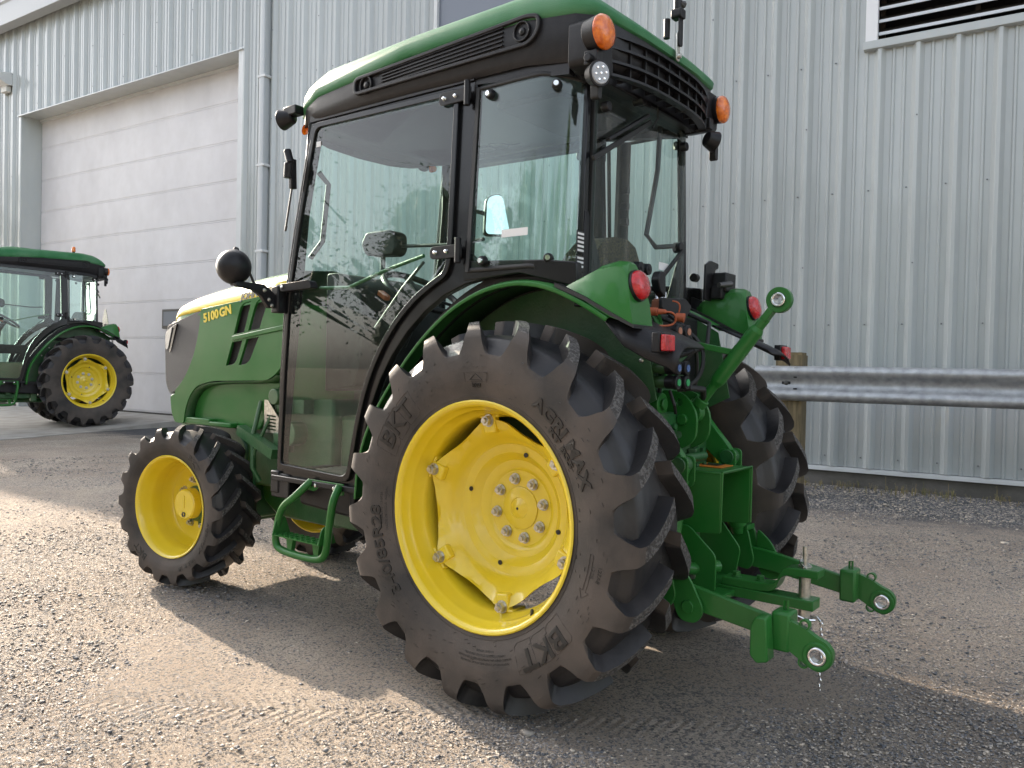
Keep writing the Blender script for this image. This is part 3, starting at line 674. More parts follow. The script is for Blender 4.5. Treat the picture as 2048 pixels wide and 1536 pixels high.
def hexnut_mesh(rn=.019, h=.016, axis='y'):
    mb = MB(); mb.cyl((0,0,0),(0,.004,0), rn*1.22, None, 20); mb.cyl((0,.004,0),(0,.004+h,0), rn, rn*.96, 6); mb.cyl((0,.004+h,0),(0,.014+h,0), rn*.55, rn*.5, 12)
    return mb.mesh('wheel_nut', ST, 30)
NUT = hexnut_mesh(.0165,.014); NUTB = hexnut_mesh(.018,.018)

RRr, RRh, RRrim = .654, .172, .383
def barrel(name, prof, c=(0,0,0), n=72): return MB().lathe(prof, c, 'y', n).mesh(name, YE, 40)
rear_rim = barrel('rim', [(.376,.151),(.383,.150),(.383,.146),(.3845,.1505),(.380,.154),(.374,.153),(.366,.147),(.361,.136),(.359,.118),(.352,.108),(.349,.098),(.346,.070),(.336,.056),(.331,.040),(.331,-.06),(.345,-.09),(.352,-.13),(.362,-.147),(.374,-.153),(.384,-.150),(.384,-.14)])
def rear_disc():
    mb = MB(); n = 144
    prof = [(.075,-.090),(.10,-.090),(.132,-.088),(.140,-.082),(.150,-.078),(.170,-.076),(.183,-.066),(.198,-.050),(.212,-.046),(.228,-.044),(.240,-.034),(.252,-.012),(.266,.008),(.282,.022),(1,.034)]
    v = []; N = len(prof)
    for (rr, h) in prof:
        for i in range(n):
            a = 360*i/n; da = min(abs((a-LUGA[k]+180)%360-180) for k in range(6))
            ro = .284 + .034*((1+cos(RAD(da*6)))/2)**1.15
            q = min(rr, ro) if rr < 1 else ro
            hh = h + (.022*max(0, 1-da/12) if rr > .27 else 0)
            if rr > .27 and rr < 1: q = min(rr, ro)
            v.append((q*cos(RAD(a)), hh, q*sin(RAD(a))))
    fs = [(k*n+i, k*n+(i+1)%n, (k+1)*n+(i+1)%n, (k+1)*n+i) for k in range(N-1) for i in range(n)]
    mb.add(v, fs)
    o_ = len(v)-n; ed = v[-n:]; back = [(x, y-.010, z) for x, y, z in ed]
    mb.add(ed+back, [(i,(i+1)%n,n+(i+1)%n,n+i) for i in range(n)])
    vb = [(x, y-.010, z) for x, y, z in v]; mb.add(vb, fs)
    me = mb.mesh('wheel_disc', YE, 30); return me
LUGA = [83, 23, -37, -97, 143, 203]
DISC = rear_disc()
def rear_wheel(parent, y, side):
    wl = link('rear_wheel', DISC, parent, loc=(0, y, .654)); 
    if side < 0: wl.rotation_euler = (0,0,pi)
    link('rim', rear_rim, wl)
    cap = MB().lathe([(.0,-.070),(.010,-.071),(.024,-.078),(.036,-.0825),(.038,-.080),(.070,-.084),(.0745,-.086),(.075,-.091),(.075,-.1)], (0,0,0), 'y', 40).build('hub_cap', YE, wl)
    MB().cyl((0,-.072,0),(0,-.0695,0),.005,None,10).build('grease_hole', VD, wl)
    for k in range(8):
        a = RAD(77+45*k); o_ = link('wheel_nut', NUT, wl, loc=(.104*cos(a), -.088, .104*sin(a)))
    for k, a in enumerate(LUGA):
        a = RAD(a); er = Vector((cos(a),0,sin(a))); et = Vector((-sin(a),0,cos(a)))
        mb = MB(); c_ = er*.305
        mb.obox(er*.27+Vector((0,.036,0)), er*.333+Vector((0,.036,0)), .052, .030, up=(0,1,0))
        mb.obox(er*.322+Vector((0,.012,0)), er*.334+Vector((0,.012,0)), .085, .075, up=(0,1,0))
        mb.build('rim_bracket', YE, wl, bevel=.006)
        o_ = link('clamp_nut', NUTB, wl, loc=er*.313+Vector((0,.049,0)))
    for a, rr in ((112,.200),(22,.2),(202,.2),(-68,.2)):
        a = RAD(a-7); MB().cyl((rr*cos(a),-.047,rr*sin(a)),(rr*cos(a),-.0475+.004,rr*sin(a)),.0085,None,14).build('disc_hole', VD, wl)
    return wl
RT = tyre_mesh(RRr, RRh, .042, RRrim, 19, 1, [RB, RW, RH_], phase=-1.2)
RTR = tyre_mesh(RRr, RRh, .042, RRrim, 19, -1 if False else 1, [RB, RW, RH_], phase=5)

frim = [(.2635,.122),(.260,.126),(.255,.124),(.248,.118),(.245,.106),(.240,.098),(.238,.080),(.228,.060),(.224,.040),(.2245,.0),(.222,-.04),(.205,-.062),(.12,-.064),(.06,-.064)]
FRM = barrel('wheel_disc', frim, n=60)
FRB = barrel('rim', [(.262,-.122),(.255,-.124),(.246,-.112),(.238,-.085),(.226,-.06),(.224,0.0)], n=60)
FR, FH, FRim = .412, .140, .262
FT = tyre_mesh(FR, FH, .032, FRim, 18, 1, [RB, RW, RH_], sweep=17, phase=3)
def front_wheel(parent, x, y, side, rz):
    wl = link('front_wheel', FRM, parent, loc=(x, y, .405)); wl.rotation_euler = (0,0,rz+(pi if side < 0 else 0))
    link('rim', FRB, wl)
    cap = MB().lathe([(0,.030),(.072,.030),(.078,.024),(.080,-.02),(.081,-.065)], (0,0,0), 'y', 40).build('hub_cap', YE, wl)
    MB().box((-.006,.0302,-.02),(.006,.0325,.045)).build('cap_rib', YE, cap, bevel=.002)
    MB().ring((.0,.030,-.052),(.0,.034,-.052),.013,.007,16).build('drain_plug', DS, cap)
    for k in range(8):
        a = RAD(-18+45*k); link('wheel_nut', NUT, wl, loc=(.125*cos(a), -.064, .125*sin(a)))
    return wl

# ------------------------------------------------------------ the tractor
T = empty('tractor', 'large green narrow tractor with yellow wheels and a glass cab in the foreground', 'tractor')

WL = rear_wheel(T, .545, 1); link('tyre', RT, WL)
for s_, sz, rr, an, fat, inw, sp in (('BKT',.085,.455,130,.0,False,1.15),('AGRI MAX',.052,.490,196-360+0,.0,False,1.25),('RT 855',.026,.432,196,.0,False,1.3),('340/85R28',.052,.455,-28+0,.0,False,1.15),('BKT',.085,.455,-105+360,.0,False,1.15)):
    pass
# sidewall lettering; angle 90 = top, 180 = rearward (right in the photo), 0 = forward
for s_, sz, rr, an, fat, sp in (('BKT',.090,.462,38,.0015,1.2),('AGRI MAX',.056,.458,141.7,.0020,-42),('RT 855',.028,.424,143,.0012,-19),
                                ('340/85R28',.060,.462,-22,.001,1.25),('BKT',.090,.470,231,.0015,1.2),('RW',.020,.432,90,0,1.2)):
    me = text_data(s_, sz, .0030, fat)
    if sp < 0:      # fit the word to a span in degrees
        xs_ = [v.co.x for v in me.vertices]; sp = RAD(-sp)*rr/(max(xs_)-min(xs_))
    for v in me.vertices:
        x, y, z = v.co; x *= sp; th = RAD(an) + x/rr; q = rr + y; v.co = (q*cos(th), sidewall_y(q, RRr, RRh, RRrim)+.0002+z, q*sin(th))
    me.materials.clear(); me.materials.append(RL); link('sidewall_lettering', me, WL)
# raised outline frames round the BKT logos, small print blocks, thin mould lines
def side_line(pts, rad=.0011):   # pts in (angle deg, radius)
    mb = MB(); P = []
    for (a0, r0), (a1, r1) in zip(pts[:-1], pts[1:]):
        m_ = max(2, int(abs(a1-a0)/2)+1)
        for i in range(m_): t = i/m_; a = RAD(a0+(a1-a0)*t); q = r0+(r1-r0)*t; P.append((q*cos(a), sidewall_y(q, RRr, RRh, RRrim)+.0004, q*sin(a)))
    a, q = RAD(pts[-1][0]), pts[-1][1]; P.append((q*cos(a), sidewall_y(q, RRr, RRh, RRrim)+.0004, q*sin(a))); return mb.tube(P, rad, 5)
for c0 in (38, 231):
    for dx in (-9.6, 0, 9.6):
        side_line([(c0+dx-4.6,.415),(c0+dx+3.0,.415),(c0+dx+4.9,.425),(c0+dx+4.9,.508),(c0+dx-3.4,.508),(c0+dx-4.6,.498),(c0+dx-4.6,.415)]).build('logo_outline', RB, WL)
side_line([(i*7.5, .398) for i in range(49)], .0014).build('mould_line', RB, WL)
side_line([(84,.445),(96,.445),(96,.475),(84,.475),(84,.445)], .0009).build('logo_outline', RB, WL)
side_line([(86.5,.450),(90,.470),(93.5,.450),(86.5,.450)], .0012).build('logo_outline', RL, WL)
side_line([(186,.47),(200,.47),(200,.482),(203,.464),(200,.446),(200,.458),(186,.458),(186,.47)], .0011).build('direction_arrow', RB, WL)
def small_print(lines, size, rr, an):
    for i, s_ in enumerate(lines):
        r0 = rr - i*size*1.35; me = text_data(s_, size, .0005)
        for v in me.vertices:
            x, y, z = v.co; th = RAD(an)+x*1.1/r0; q = r0+y; v.co = (q*cos(th), sidewall_y(q, RRr, RRh, RRrim)+z, q*sin(th))
        me.materials.clear(); me.materials.append(RL); link('small_print', me, WL)
small_print(['TUBELESS  13.6R28', 'MADE IN INDIA  RADIAL'], .013, .440, -3)
small_print(['MAX LOAD AT COLD INFLATION PRESSURE', 'MOUNT ONLY ON APPROVED RIM CONTOURS', 'DO NOT EXCEED STATED PRESSURE', 'TO SEAT BEADS'], .0095, .470, 262)
small_print(['127A8', '127B'], .018, .50, 192)
# rubber whiskers
mb = MB()
for i in range(170):
    a = random.uniform(0, 2*pi); q = random.uniform(.40,.545); a2 = a+random.uniform(.012,.03)
    y0 = sidewall_y(q, RRr, RRh, RRrim)
    mb.tube([(q*cos(a), y0, q*sin(a)), ((q+.003)*cos(a2), y0+.004, (q+.003)*sin(a2))], .0008, 3)
mb.build('rubber_whiskers', RL, WL, kind='stuff')
WR = rear_wheel(T, -.545, -1)
TR = link('tyre', RTR, WR)
# right tyre: mirrored pattern is obtained by spinning the left pattern back through pi (see local flip)
me2 = RTR.copy()
for v in me2.vertices: v.co.x = -v.co.x
bm = bmesh.new(); bm.from_mesh(me2); bmesh.ops.reverse_faces(bm, faces=bm.faces); bm.to_mesh(me2); bm.free(); TR.data = me2

FWL = front_wheel(T, 2.182, .572-.122, 1, .149); link('tyre', FT, FWL)
for s_, sz, rr, an, sp in (('BKT',.048,.315,131,1.25),('BKT',.048,.315,-52,1.25),('AGRIMAX',.030,.318,203,1.3),('10.5 R 18',.030,.318,238,1.2)):
    me = text_data(s_, sz, .0012, .0005)
    for v in me.vertices:
        x, y, z = v.co; x *= sp; th = RAD(an)+x/rr; q = rr+y; v.co = (q*cos(th), sidewall_y(q, FR, FH, FRim)+.0003+z, q*sin(th))
    me.materials.clear(); me.materials.append(RL); link('sidewall_lettering', me, FWL)
FWR = front_wheel(T, 2.182, -.572+.122, -1, .149)
me3 = FT.copy()
for v in me3.vertices: v.co.x = -v.co.x
bm = bmesh.new(); bm.from_mesh(me3); bmesh.ops.reverse_faces(bm, faces=bm.faces); bm.to_mesh(me3); bm.free(); link('tyre', me3, FWR)

# chassis
mb = MB(); mb.box((-.30,-.17,.42),(.55,.17,.98)); mb.box((.55,-.15,.46),(1.35,.15,.90)); mb.build('gearbox', GI, T, bevel=.02)
mb = MB(); mb.cyl((0,-.42,.654),(0,.42,.654),.095,None,28); mb.cyl((0,.30,.654),(0,.44,.654),.14,None,28); mb.cyl((0,-.30,.654),(0,-.44,.654),.14,None,28); mb.build('rear_axle', GI, T, bevel=.008)
mb = MB(); mb.box((1.35,-.19,.50),(2.30,.19,1.02)); mb.build('engine', GI, T, bevel=.015)
mb = MB(); mb.cyl((1.60,.19,.80),(1.60,.27,.80),.06,None,20); mb.box((1.50,.19,.90),(1.72,.25,.99)); mb.cyl((1.75,.2,.93),(1.58,.26,.93),.035,None,16); mb.box((1.64,.2,.70),(1.70,.28,.80))
mb.cyl((1.68,.19,.98),(1.68,.30,.98),.045,.04,16); mb.cyl((1.62,.27,.62),(1.62,.27,.80),.02,None,12); mb.build('engine_fittings', GI, T, bevel=.004)
mb = MB(); mb.prism(rounded([(2.05,.30),(2.60,.34),(2.74,.55),(2.70,.84),(2.20,.84),(2.05,.70)],.03), -.20, .20); mb.build('front_support', GI, T, bevel=.01)
mb = MB(); mb.prism(rounded([(-.43,.36),(-.30,.50),(.30,.50),(.43,.36),(.40,.30),(.12,.28),(-.12,.28),(-.40,.30)],.03), 2.10, 2.26, 'yz'); mb.build('front_axle', GI, T, bevel=.01)
for s_ in (1,-1): MB().cyl((2.182,s_*.30,.405),(2.182,s_*.42,.405),.09,None,24).cyl((2.182,s_*.34,.28),(2.182,s_*.34,.53),.05,None,20).build('steering_knuckle', GI, T, bevel=.006)
MB().prism(rounded([(1.35,.34),(1.86,.34),(2.0,.42),(2.0,.72),(1.35,.72)],.04), -.13, .13).build('oil_pan', GI, T, bevel=.01)
MB().cyl((.4,0,.36),(2.1,0,.36),.03).build('drive_shaft', GI, T)
mb = MB(); mb.obox((1.95,.30,.80),(1.62,.32,.70),.05,.05); mb.tube([(1.85,.25,.95),(1.83,.31,.78),(1.80,.33,.62),(1.78,.30,.55)],.012); mb.tube([(1.75,.25,.90),(1.80,.32,.70),(1.85,.28,.5)],.009); mb.build('steering_hose', GI, T)
# fuel tank below the cab floor
MB().prism(rounded([(.55,.46),(1.33,.50),(1.33,.63),(.55,.63)],.03), -.40, .40).build('fuel_tank', BK, T, bevel=.015)
MB().box((.6,.10,.40),(1.2,.30,.47)).box((.95,.2,.45),(1.02,.36,.56)).box((.62,.28,.36),(.70,.36,.56)).build('tank_bracket', GI, T, bevel=.01)
MB().box((1.34,-.46,.56),(1.40,.505,.66)).box((1.27,.44,.54),(1.40,.50,.65)).build('step_mount', BK, T, bevel=.006)

# hood
HX0, HX1 = 1.60, 2.72
def hood_row(x):
    t = (x-HX0)/(HX1-HX0); top = 1.630 - .135*t**1.4 - (.13*max(0,(t-.86)/.14)**2); sh = 1.505 - .10*t - .05*max(0,(t-.85)/.15)**2; wd_ = .300 - .025*max(0,(t-.6)/.4)**2 - .05*max(0,(t-.88)/.12)**2
    half = [(wd_+.002, sh-.035),(wd_,sh),(wd_-.010,sh+.030),(wd_-.035,sh+(top-sh)*.55),(wd_*.72,sh+(top-sh)*.82),(wd_*.62,sh+(top-sh)*.86),(wd_*.40,top-.012),(0,top)]
    pts = half + [(-a,b) for a,b in half[-2::-1]]
    return [(x, a, b) for a, b in pts]
xs_h = list(np.linspace(HX0, 2.55, 9)) + [2.60,2.65,2.69,2.72]
mb = MB(); mb.loft([hood_row(x) for x in xs_h]); last = hood_row(2.72)
mb.add(last+[(2.72,0,1.30)], [(i,i+1,len(last)) for i in range(len(last)-1)]); mb.build('hood', G, T, smooth=40)
# yellow band along the hood shoulder
for s_ in (1,-1):
    mb = MB(); A = []; Bp = []; Cp = []
    for x in xs_h:
        rw = hood_row(x); p1 = Vector(rw[0] if s_ > 0 else rw[-1]); p2 = Vector(rw[2] if s_ > 0 else rw[-3]); p0 = p1.lerp(p2, .30)
        p3 = Vector(rw[3] if s_ > 0 else rw[-4]); o_ = Vector((0,s_*.003,.0015)); A.append(p0+o_); Bp.append(p2+o_); Cp.append(p2.lerp(p3, .55)+o_)
    mb.loft([A, [Vector(hood_row(x)[1] if s_ > 0 else hood_row(x)[-2])+Vector((0,s_*.003,.0015)) for x in xs_h], Bp, Cp]); ob = mb.build('yellow_stripe', YF, T, smooth=40)
    sdm = ob.modifiers.new('solid','SOLIDIFY'); sdm.thickness = .0015; sdm.offset = 0
text_on('hood_lettering', 'JOHN DEERE', .050, TXB, T, (1.80,.3035,1.500), (-1,0,.10), (0,-.25,1), .0008, .001, 1.15)
# side panels with slots
sp_poly = rounded([(1.58,1.50),(2.335,1.435),(2.36,1.30),(2.41,1.17),(2.50,1.05),(2.60,.98),(2.56,.80),(2.50,.80),(2.485,.88),(2.44,.96),(2.37,1.015),(2.22,1.045),(1.72,1.06),(1.64,1.10),(1.58,1.16)],
                  [0,.01,.05,.06,.06,.02,.02,.02,.05,.06,.06,.05,.06,.04,.02],4)
def slot(x0, x1): # slanted slots: (x at top .., bottom ..)
    return x0
up1 = rounded([(1.985,1.300),(1.862,1.315),(1.815,1.475),(1.905,1.465)],[.006,.006,.006,.05],5)
lo1 = rounded([(2.075,1.140),(1.965,1.150),(1.883,1.270),(2.003,1.258)],[.01,.05,.006,.006],5)
lo1 = rounded([(2.090,1.128),(2.000,1.138),(1.942,1.262),(2.035,1.252)],[.006,.05,.004,.004],5)
up1 = rounded([(2.020,1.292),(1.928,1.304),(1.868,1.462),(1.960,1.448)],[.004,.004,.006,.06],5)
lo2 = rounded([(1.972,1.132),(1.885,1.142),(1.800,1.278),(1.905,1.268)],[.006,.05,.004,.004],5)
up2 = rounded([(1.892,1.308),(1.795,1.320),(1.715,1.480),(1.825,1.466)],[.004,.004,.006,.06],5)
for s_ in (1,-1):
    MB().prism(sp_poly, s_*.292, s_*.306, holes=[up1,lo1,up2,lo2]).build('side_panel', G, T, bevel=.004)
    MB().box((1.68,s_*.262,1.12),(2.12,s_*.274,1.49)).build('vent_mesh', DG, T, smooth=0)
    mb = MB(); mb.obox((1.56,s_*.306,1.325),(2.03,s_*.306,1.272),.014,.026); mb.build('trim_bar', G, T, bevel=.005)
    gp_ = rounded([(2.340,1.432),(2.70,1.35),(2.725,1.26),(2.71,1.02),(2.66,.955),(2.605,.975),(2.505,1.045),(2.415,1.165),(2.365,1.30)],[.01,.03,.05,.05,.03,.02,.06,.06,.05],4)
    MB().prism(gp_, s_*.282, s_*.300).build('grille_side', DG, T, bevel=.004)
    MB().prism(rounded([(2.58,1.36),(2.722,1.325),(2.728,1.20),(2.66,1.19)],[.01,.03,.03,.05],4), s_*.284, s_*.309, lean=lambda q: -s_*max(0,q[0]-2.6)*.12).build('headlight', BG, T, bevel=.006)
    MB().prism(rounded([(2.63,1.34),(2.722,1.315),(2.726,1.22),(2.685,1.21)],[.01,.03,.03,.03],4), s_*.30, s_*.314, lean=lambda q: -s_*max(0,q[0]-2.6)*.12).build('headlight_lens', LWH, T, bevel=.004)
    MB().prism(rounded([(2.60,.97),(2.655,.95),(2.64,.86),(2.60,.80),(2.55,.80)],.02), s_*.285, s_*.303).build('lower_cheek', G, T, bevel=.005)
    # inner wheel-arch panel
    mb = MB(); mb.prism(rounded([(2.49,.80),(2.47,.93),(2.38,1.01),(2.20,1.04),(1.68,1.05),(1.78,.92),(1.86,.80)],[.02,.05,.06,.05,.02,.05,.03],4), s_*.235, s_*.250); mb.build('inner_panel', G, T, bevel=.005)
    mb = MB(); A = [(x, s_*.306, z) for x, z in sp_poly if False]
    pth = [(2.50,.80),(2.485,.88),(2.44,.96),(2.37,1.012),(2.22,1.042),(1.72,1.057),(1.655,1.09)]
    pp = smooth_path([Vector((a,b)) for a,b in pth],1); mb.strip([(p.x, s_*.300, p.y) for p in pp],[(p.x, s_*.236, p.y-.012) for p in pp]); ob = mb.build('arch_lip', GI, T); q_ = ob.modifiers.new('s','SOLIDIFY'); q_.thickness = .004
mb = MB(); mb.prism(rounded([(-.285,.96),(.285,.96),(.27,1.38),(-.27,1.38)],.04), 2.69, 2.722, 'yz'); mb.build('front_grille', DG, T, bevel=.01)
text_on('model_lettering', '5100', .066, YF, T, (2.235,.3075,1.392), (-1,0,.165), (0,0,1), .0016, .0022, 1.12)
text_on('model_lettering', 'GN', .066, YF, T, (2.098,.3075,1.4145), (-1,0,.165), (0,0,1), .0016, .0022, 1.12)
MB().box((2.25,-.26,.815),(2.62,.30,.838)).box((2.05,.24,.80),(2.56,.30,.825)).build('front_fender_bar', G, T, bevel=.006)
# heat shield with slots
hl = [[(1.70+.0,.90-.0-i*.018),(1.76,.893-i*.018),(1.76,.885-i*.018),(1.70,.892-i*.018)] for i in range(5)]
MB().prism([(1.80,.96),(1.77,.96),(1.665,.86),(1.665,.795),(1.80,.795)], .262, .266, holes=[[(1.78,.835-i*.0+i*.017),(1.70-.0*i,.832+i*.017),(1.70,.824+i*.017),(1.78,.827+i*.017)] for i in range(-1,4)]).build('heat_shield', ST, T)

# fenders
def lean(z): return -max(0, z-1.45)*.058
farc = [(.80,.60),(.788,.74),(.745,.87),(.678,.98),(.60,1.082),(.505,1.19),(.40,1.285),(.285,1.365),(.165,1.418),(.05,1.443),(-.06,1.445),(-.17,1.420),(-.28,1.372),(-.35,1.333),(-.385,1.312)]
fp = smooth_path([Vector(p) for p in farc], 2)
for s_ in (1,-1):
    mb = MB()
    prof = [(s_*.300,0),(s_*.47,0),(s_*.515,-.001),(s_*.527,-.006),(s_*.530,-.018)]
    rows_ = []
    for yy, dz in prof:
        row = []
        for i, p in enumerate(fp):
            c_ = Vector((0,.654)); d_ = (p-c_).normalized(); q = p+d_*dz; row.append((q.x, yy, q.y))
        rows_.append(row)
    mb.loft(rows_); ob = mb.build('rear_fender', G, T, smooth=50, label='arched green fender over the rear tyre'); m_ = ob.modifiers.new('s','SOLIDIFY'); m_.thickness = .005; m_.offset = 1
    inner_ = [(p.x, p.y-.008) for p in fp]
    MB().prism(inner_+[(-.44,1.05),(-.30,.98),(-.18,.80),(.30,.62),(.6,.58)], s_*.297, s_*.303).build('fender_side', GI, T)
    # black flap at the fender tail
    mb = MB()
    tp = [(-.36,1.336),(-.44,1.302),(-.52,1.268),(-.585,1.240),(-.606,1.222)]
    rows_ = [[(x, s_*(yy - (.03 if x < -.56 and yy > .45 else 0)), z - dz*min(1,(-x-.33)/.12)) for x, z in tp] for yy, dz in ((.30,.0),(.42,.0),(.470,.004),(.502,.028 if s_ > 0 else .014),(.530,.085 if s_ > 0 else .040))]
    mb.loft(rows_); ob = mb.build('fender_flap', BK, T, smooth=50); m_ = ob.modifiers.new('s','SOLIDIFY'); m_.thickness = .007; m_.offset = -1
    # reflector block
    MB().box((-.575,min(s_*.470,s_*.548),1.200),(-.548,max(s_*.470,s_*.548),1.262)).build('reflector_bracket', BK, T, bevel=.004)
    MB().box((-.592,min(s_*.476,s_*.542),1.205),(-.575,max(s_*.476,s_*.542),1.255)).build('reflector', RD, T, bevel=.004)
    # lamp box
    mb = MB()
    secs = [(-.205,1.425,.455,.505,.030),(-.27,1.452,.40,.52,.055),(-.33,1.480,.40,.528,.075),(-.395,1.492,.405,.53,.09),(-.425,1.488,.41,.53,.10)]
    rows_ = []
    for x, zt, y0, y1, rc in secs:
        zb = 1.30 - max(0,-x-.30)*.25 if x < -.25 else 1.37; zb = {-.205:1.405,-.27:1.38,-.33:1.345,-.395:1.31,-.425:1.30}[x]
        h = zt-zb; ym = (y0+y1)/2
        rows_.append([(x,s_*y0,zb),(x,s_*y0,zb+h*.6),(x,s_*(y0+.012),zb+h*.88),(x,s_*(y0+.04),zt),(x,s_*(y1-.045),zt),(x,s_*(y1-.012),zb+h*.88),(x,s_*y1,zb+h*.6),(x,s_*(y1+.003),zb)])
    rows_.append([(-.475,s_*.405,1.285),(-.462,s_*.405,1.36),(-.445,s_*.42,1.44),(-.435,s_*.45,1.480),(-.435,s_*.49,1.480),(-.445,s_*.52,1.44),(-.462,s_*.532,1.36),(-.475,s_*.534,1.285)])
    mb.loft(rows_, closed=True, capends=True); mb.build('lamp_housing', G, T, smooth=45, bevel=.004)
    mb = MB(); mb.prism([(-.18,1.428),(-.30,1.378),(-.40,1.325),(-.48,1.285),(-.48,1.275),(-.40,1.312),(-.30,1.365),(-.18,1.415)], s_*.395, s_*.536); mb.build('housing_gasket', RS, T)
    lc = Vector((-.448, s_*.470, 1.410)); ax = Vector((-1,0,.22)).normalized()
    mb = MB(); mb.cyl(lc-ax*.02, lc+ax*.012, .052, .051, 32); tl = mb.build('lamp_bezel', BK, T)
    mb = MB(); pr = []
    a_ = ax.orthogonal().normalized(); b_ = ax.cross(a_); rows_ = []
    for rr, hh in ((.048,.010),(.046,.022),(.038,.031),(.022,.036),(.004,.038)):
        rows_.append([lc+ax*hh+(a_*cos(t*2*pi/32)+b_*sin(t*2*pi/32))*rr for t in range(32)])
    mb.loft(rows_, closed=True, capends=True); mb.build('tail_lamp_lens', RD, T, smooth=60)
for q in ((.55,1.0),(.45,1.11),(.42,.98),(.36,1.16)): MB().lathe([(0,.006),(.008,.005),(.011,0)], (q[0],.303,q[1]), 'y', 10).build('fender_bolt', ST, T)
for q in ((-.33,1.285),(-.38,1.20),(-.30,1.12)): MB().lathe([(0,.006),(.006,.005),(.009,0)], (q[0],.303,q[1]-.02), 'y', 10).build('fender_bolt', ST, T)

# ------------------------------------------------------------ cab
YC = .486
def leanL(q): return lean(q[1])
def leanR(q): return -lean(q[1])
door = [(1.352,.672),(.862,.655),(.838,.76),(.812,.885),(.775,1.015),(.728,1.125),(.665,1.225),(.582,1.322),(.490,1.398),(.395,1.452),(.335,1.482),(.318,1.54),(.327,2.188),(1.190,2.205),(1.225,2.00),(1.268,1.73),(1.302,1.46),(1.330,1.10)]
DR = [.02,.04,.03,.05,.05,.05,.05,.05,.05,.03,.04,.04,.03,.03,.05,.05,.05,.05]
door_r = rounded(door, DR, 3); fr_in = rounded(offset(door,.024), DR, 3); fr_in2 = rounded(offset(door,.016), DR, 3)
for s_, ln in ((1,leanL),(-1,leanR)):
    MB().ringprism(door_r, fr_in, s_*(YC+.002), s_*(YC+.020), lean=ln).build('door_frame', BG, T, bevel=.003)
    MB().prism(fr_in2, s_*(YC+.006), s_*(YC+.011), lean=ln).build('door_glass', GD, T, smooth=0)
    # body of the cab behind the door edge: sill, arc trim, front pillar, B pillar
    out = [(1.375,.640),(.845,.625),(.812,.74),(.785,.87),(.748,.985),(.698,1.090),(.632,1.187),(.548,1.280),(.455,1.356),(.36,1.412),(.25,1.45),(.12,1.472),(-.02,1.478),(-.13,1.462),(-.215,1.43),(-.24,1.44),(-.235,1.53),(-.19,1.535),
           (-.175,1.52),(.13,1.53),(.245,1.53)]
    cabside = [(1.375,.640),(.845,.625),(.812,.74),(.785,.87),(.748,.985),(.698,1.090),(.632,1.187),(.548,1.280),(.455,1.356),(.36,1.412),(.25,1.45),(.12,1.472),(-.02,1.478),(-.12,1.470),(-.12,1.512),(.20,1.528),(.243,1.56),(.250,2.19),(.262,2.215),(1.225,2.235),(1.262,2.0),(1.305,1.73),(1.338,1.46),(1.362,1.10)]
    cabin_hole = offset(door_r, .004)
    MB().prism(cabside, s_*(YC-.030), s_*(YC+.004), holes=[rounded(offset(door,.020),.02,2)], lean=ln).build('cab_frame', BG, T, bevel=.004)
    # header over the rear side glass
    MB().prism([(.262,2.19),(-.16,2.14),(-.16,2.20),(.262,2.25)], s_*(YC-.03), s_*(YC+.004), lean=ln).build('cab_header', BK, T)
    MB().prism([(1.225,2.215),(.262,2.205),(.262,2.27),(1.225,2.27)], s_*(YC-.035), s_*(YC+.012), lean=ln).build('cab_header', BK, T)
    # rear side glass with a curved corner
    plan = [(.243,YC+.010),(.10,YC+.012),(-.04,YC+.010),(-.10,YC-.002),(-.145,YC-.030),(-.172,YC-.062),(-.180,YC-.085)]
    pp = smooth_path([Vector(p) for p in plan], 2)
    for nm, m_, z0, z1, dy in (('corner_glass', GD if s_ > 0 else GL, 1.492, 2.170, 0),):
        o1 = [[(p.x, s_*(p.y+lean(z)), z - (.0 if p.x > -.05 else (-.05-p.x)*.25)) for p in pp] for z in (z0, 1.7, 1.95, z1)]
        i1 = [[(p.x*1.0, s_*(p.y-.005+lean(z)), z - (.0 if p.x > -.05 else (-.05-p.x)*.25)) for p in pp] for z in (z0, 1.7, 1.95, z1)]
        mb = MB(); mb.loft(o1); mb.loft(i1); mb.strip(o1[0], i1[0]); mb.strip(o1[-1], i1[-1]); mb.strip([q[0] for q in o1],[q[0] for q in i1]); mb.strip([q[-1] for q in o1],[q[-1] for q in i1])
        mb.build(nm, m_, T, smooth=50)
    # black seal along the edges of the curved glass
    zt_ = lambda p, z: z - (.0 if p.x > -.05 else (-.05-p.x)*.25)
    for z0, z1 in ((1.490,1.506),(2.158,2.172)):
        mb = MB(); mb.loft([[(p.x, s_*(p.y+.0015+lean(z)), zt_(p,z)) for p in pp] for z in (z0, z1)]); ob = mb.build('glass_seal', RS, T, smooth=50); q_ = ob.modifiers.new('s','SOLIDIFY'); q_.thickness = .004; q_.offset = 0
    MB().obox((.236,s_*(YC+.012),1.492),(.236,s_*(YC+.012+lean(2.17)),2.17),.016,.006,up=(0,1,0)).build('glass_seal', RS, T)
    for x, z in ((.162,1.527),(.172,2.132)):
        y_ = YC+.014+lean(z); MB().cyl((x,s_*(y_-.004),z),(x,s_*(y_+.018),z),.020,.016,20).build('glass_knob', BK, T, bevel=.003); MB().cyl((x,s_*(y_+.017),z),(x,s_*(y_+.023),z),.011,.009,14).build('knob_cap', CH, T)
    for x, z in ((-.105,2.115),(-.110,1.520)):
        y_ = YC-.002+lean(z); MB().cyl((x,s_*(y_-.006),z),(x-.012,s_*(y_+.016),z),.019,.015,20).build('glass_knob', BK, T, bevel=.003); MB().cyl((x-.011,s_*(y_+.015),z),(x-.014,s_*(y_+.021),z),.011,.009,14).build('knob_cap', CH, T)
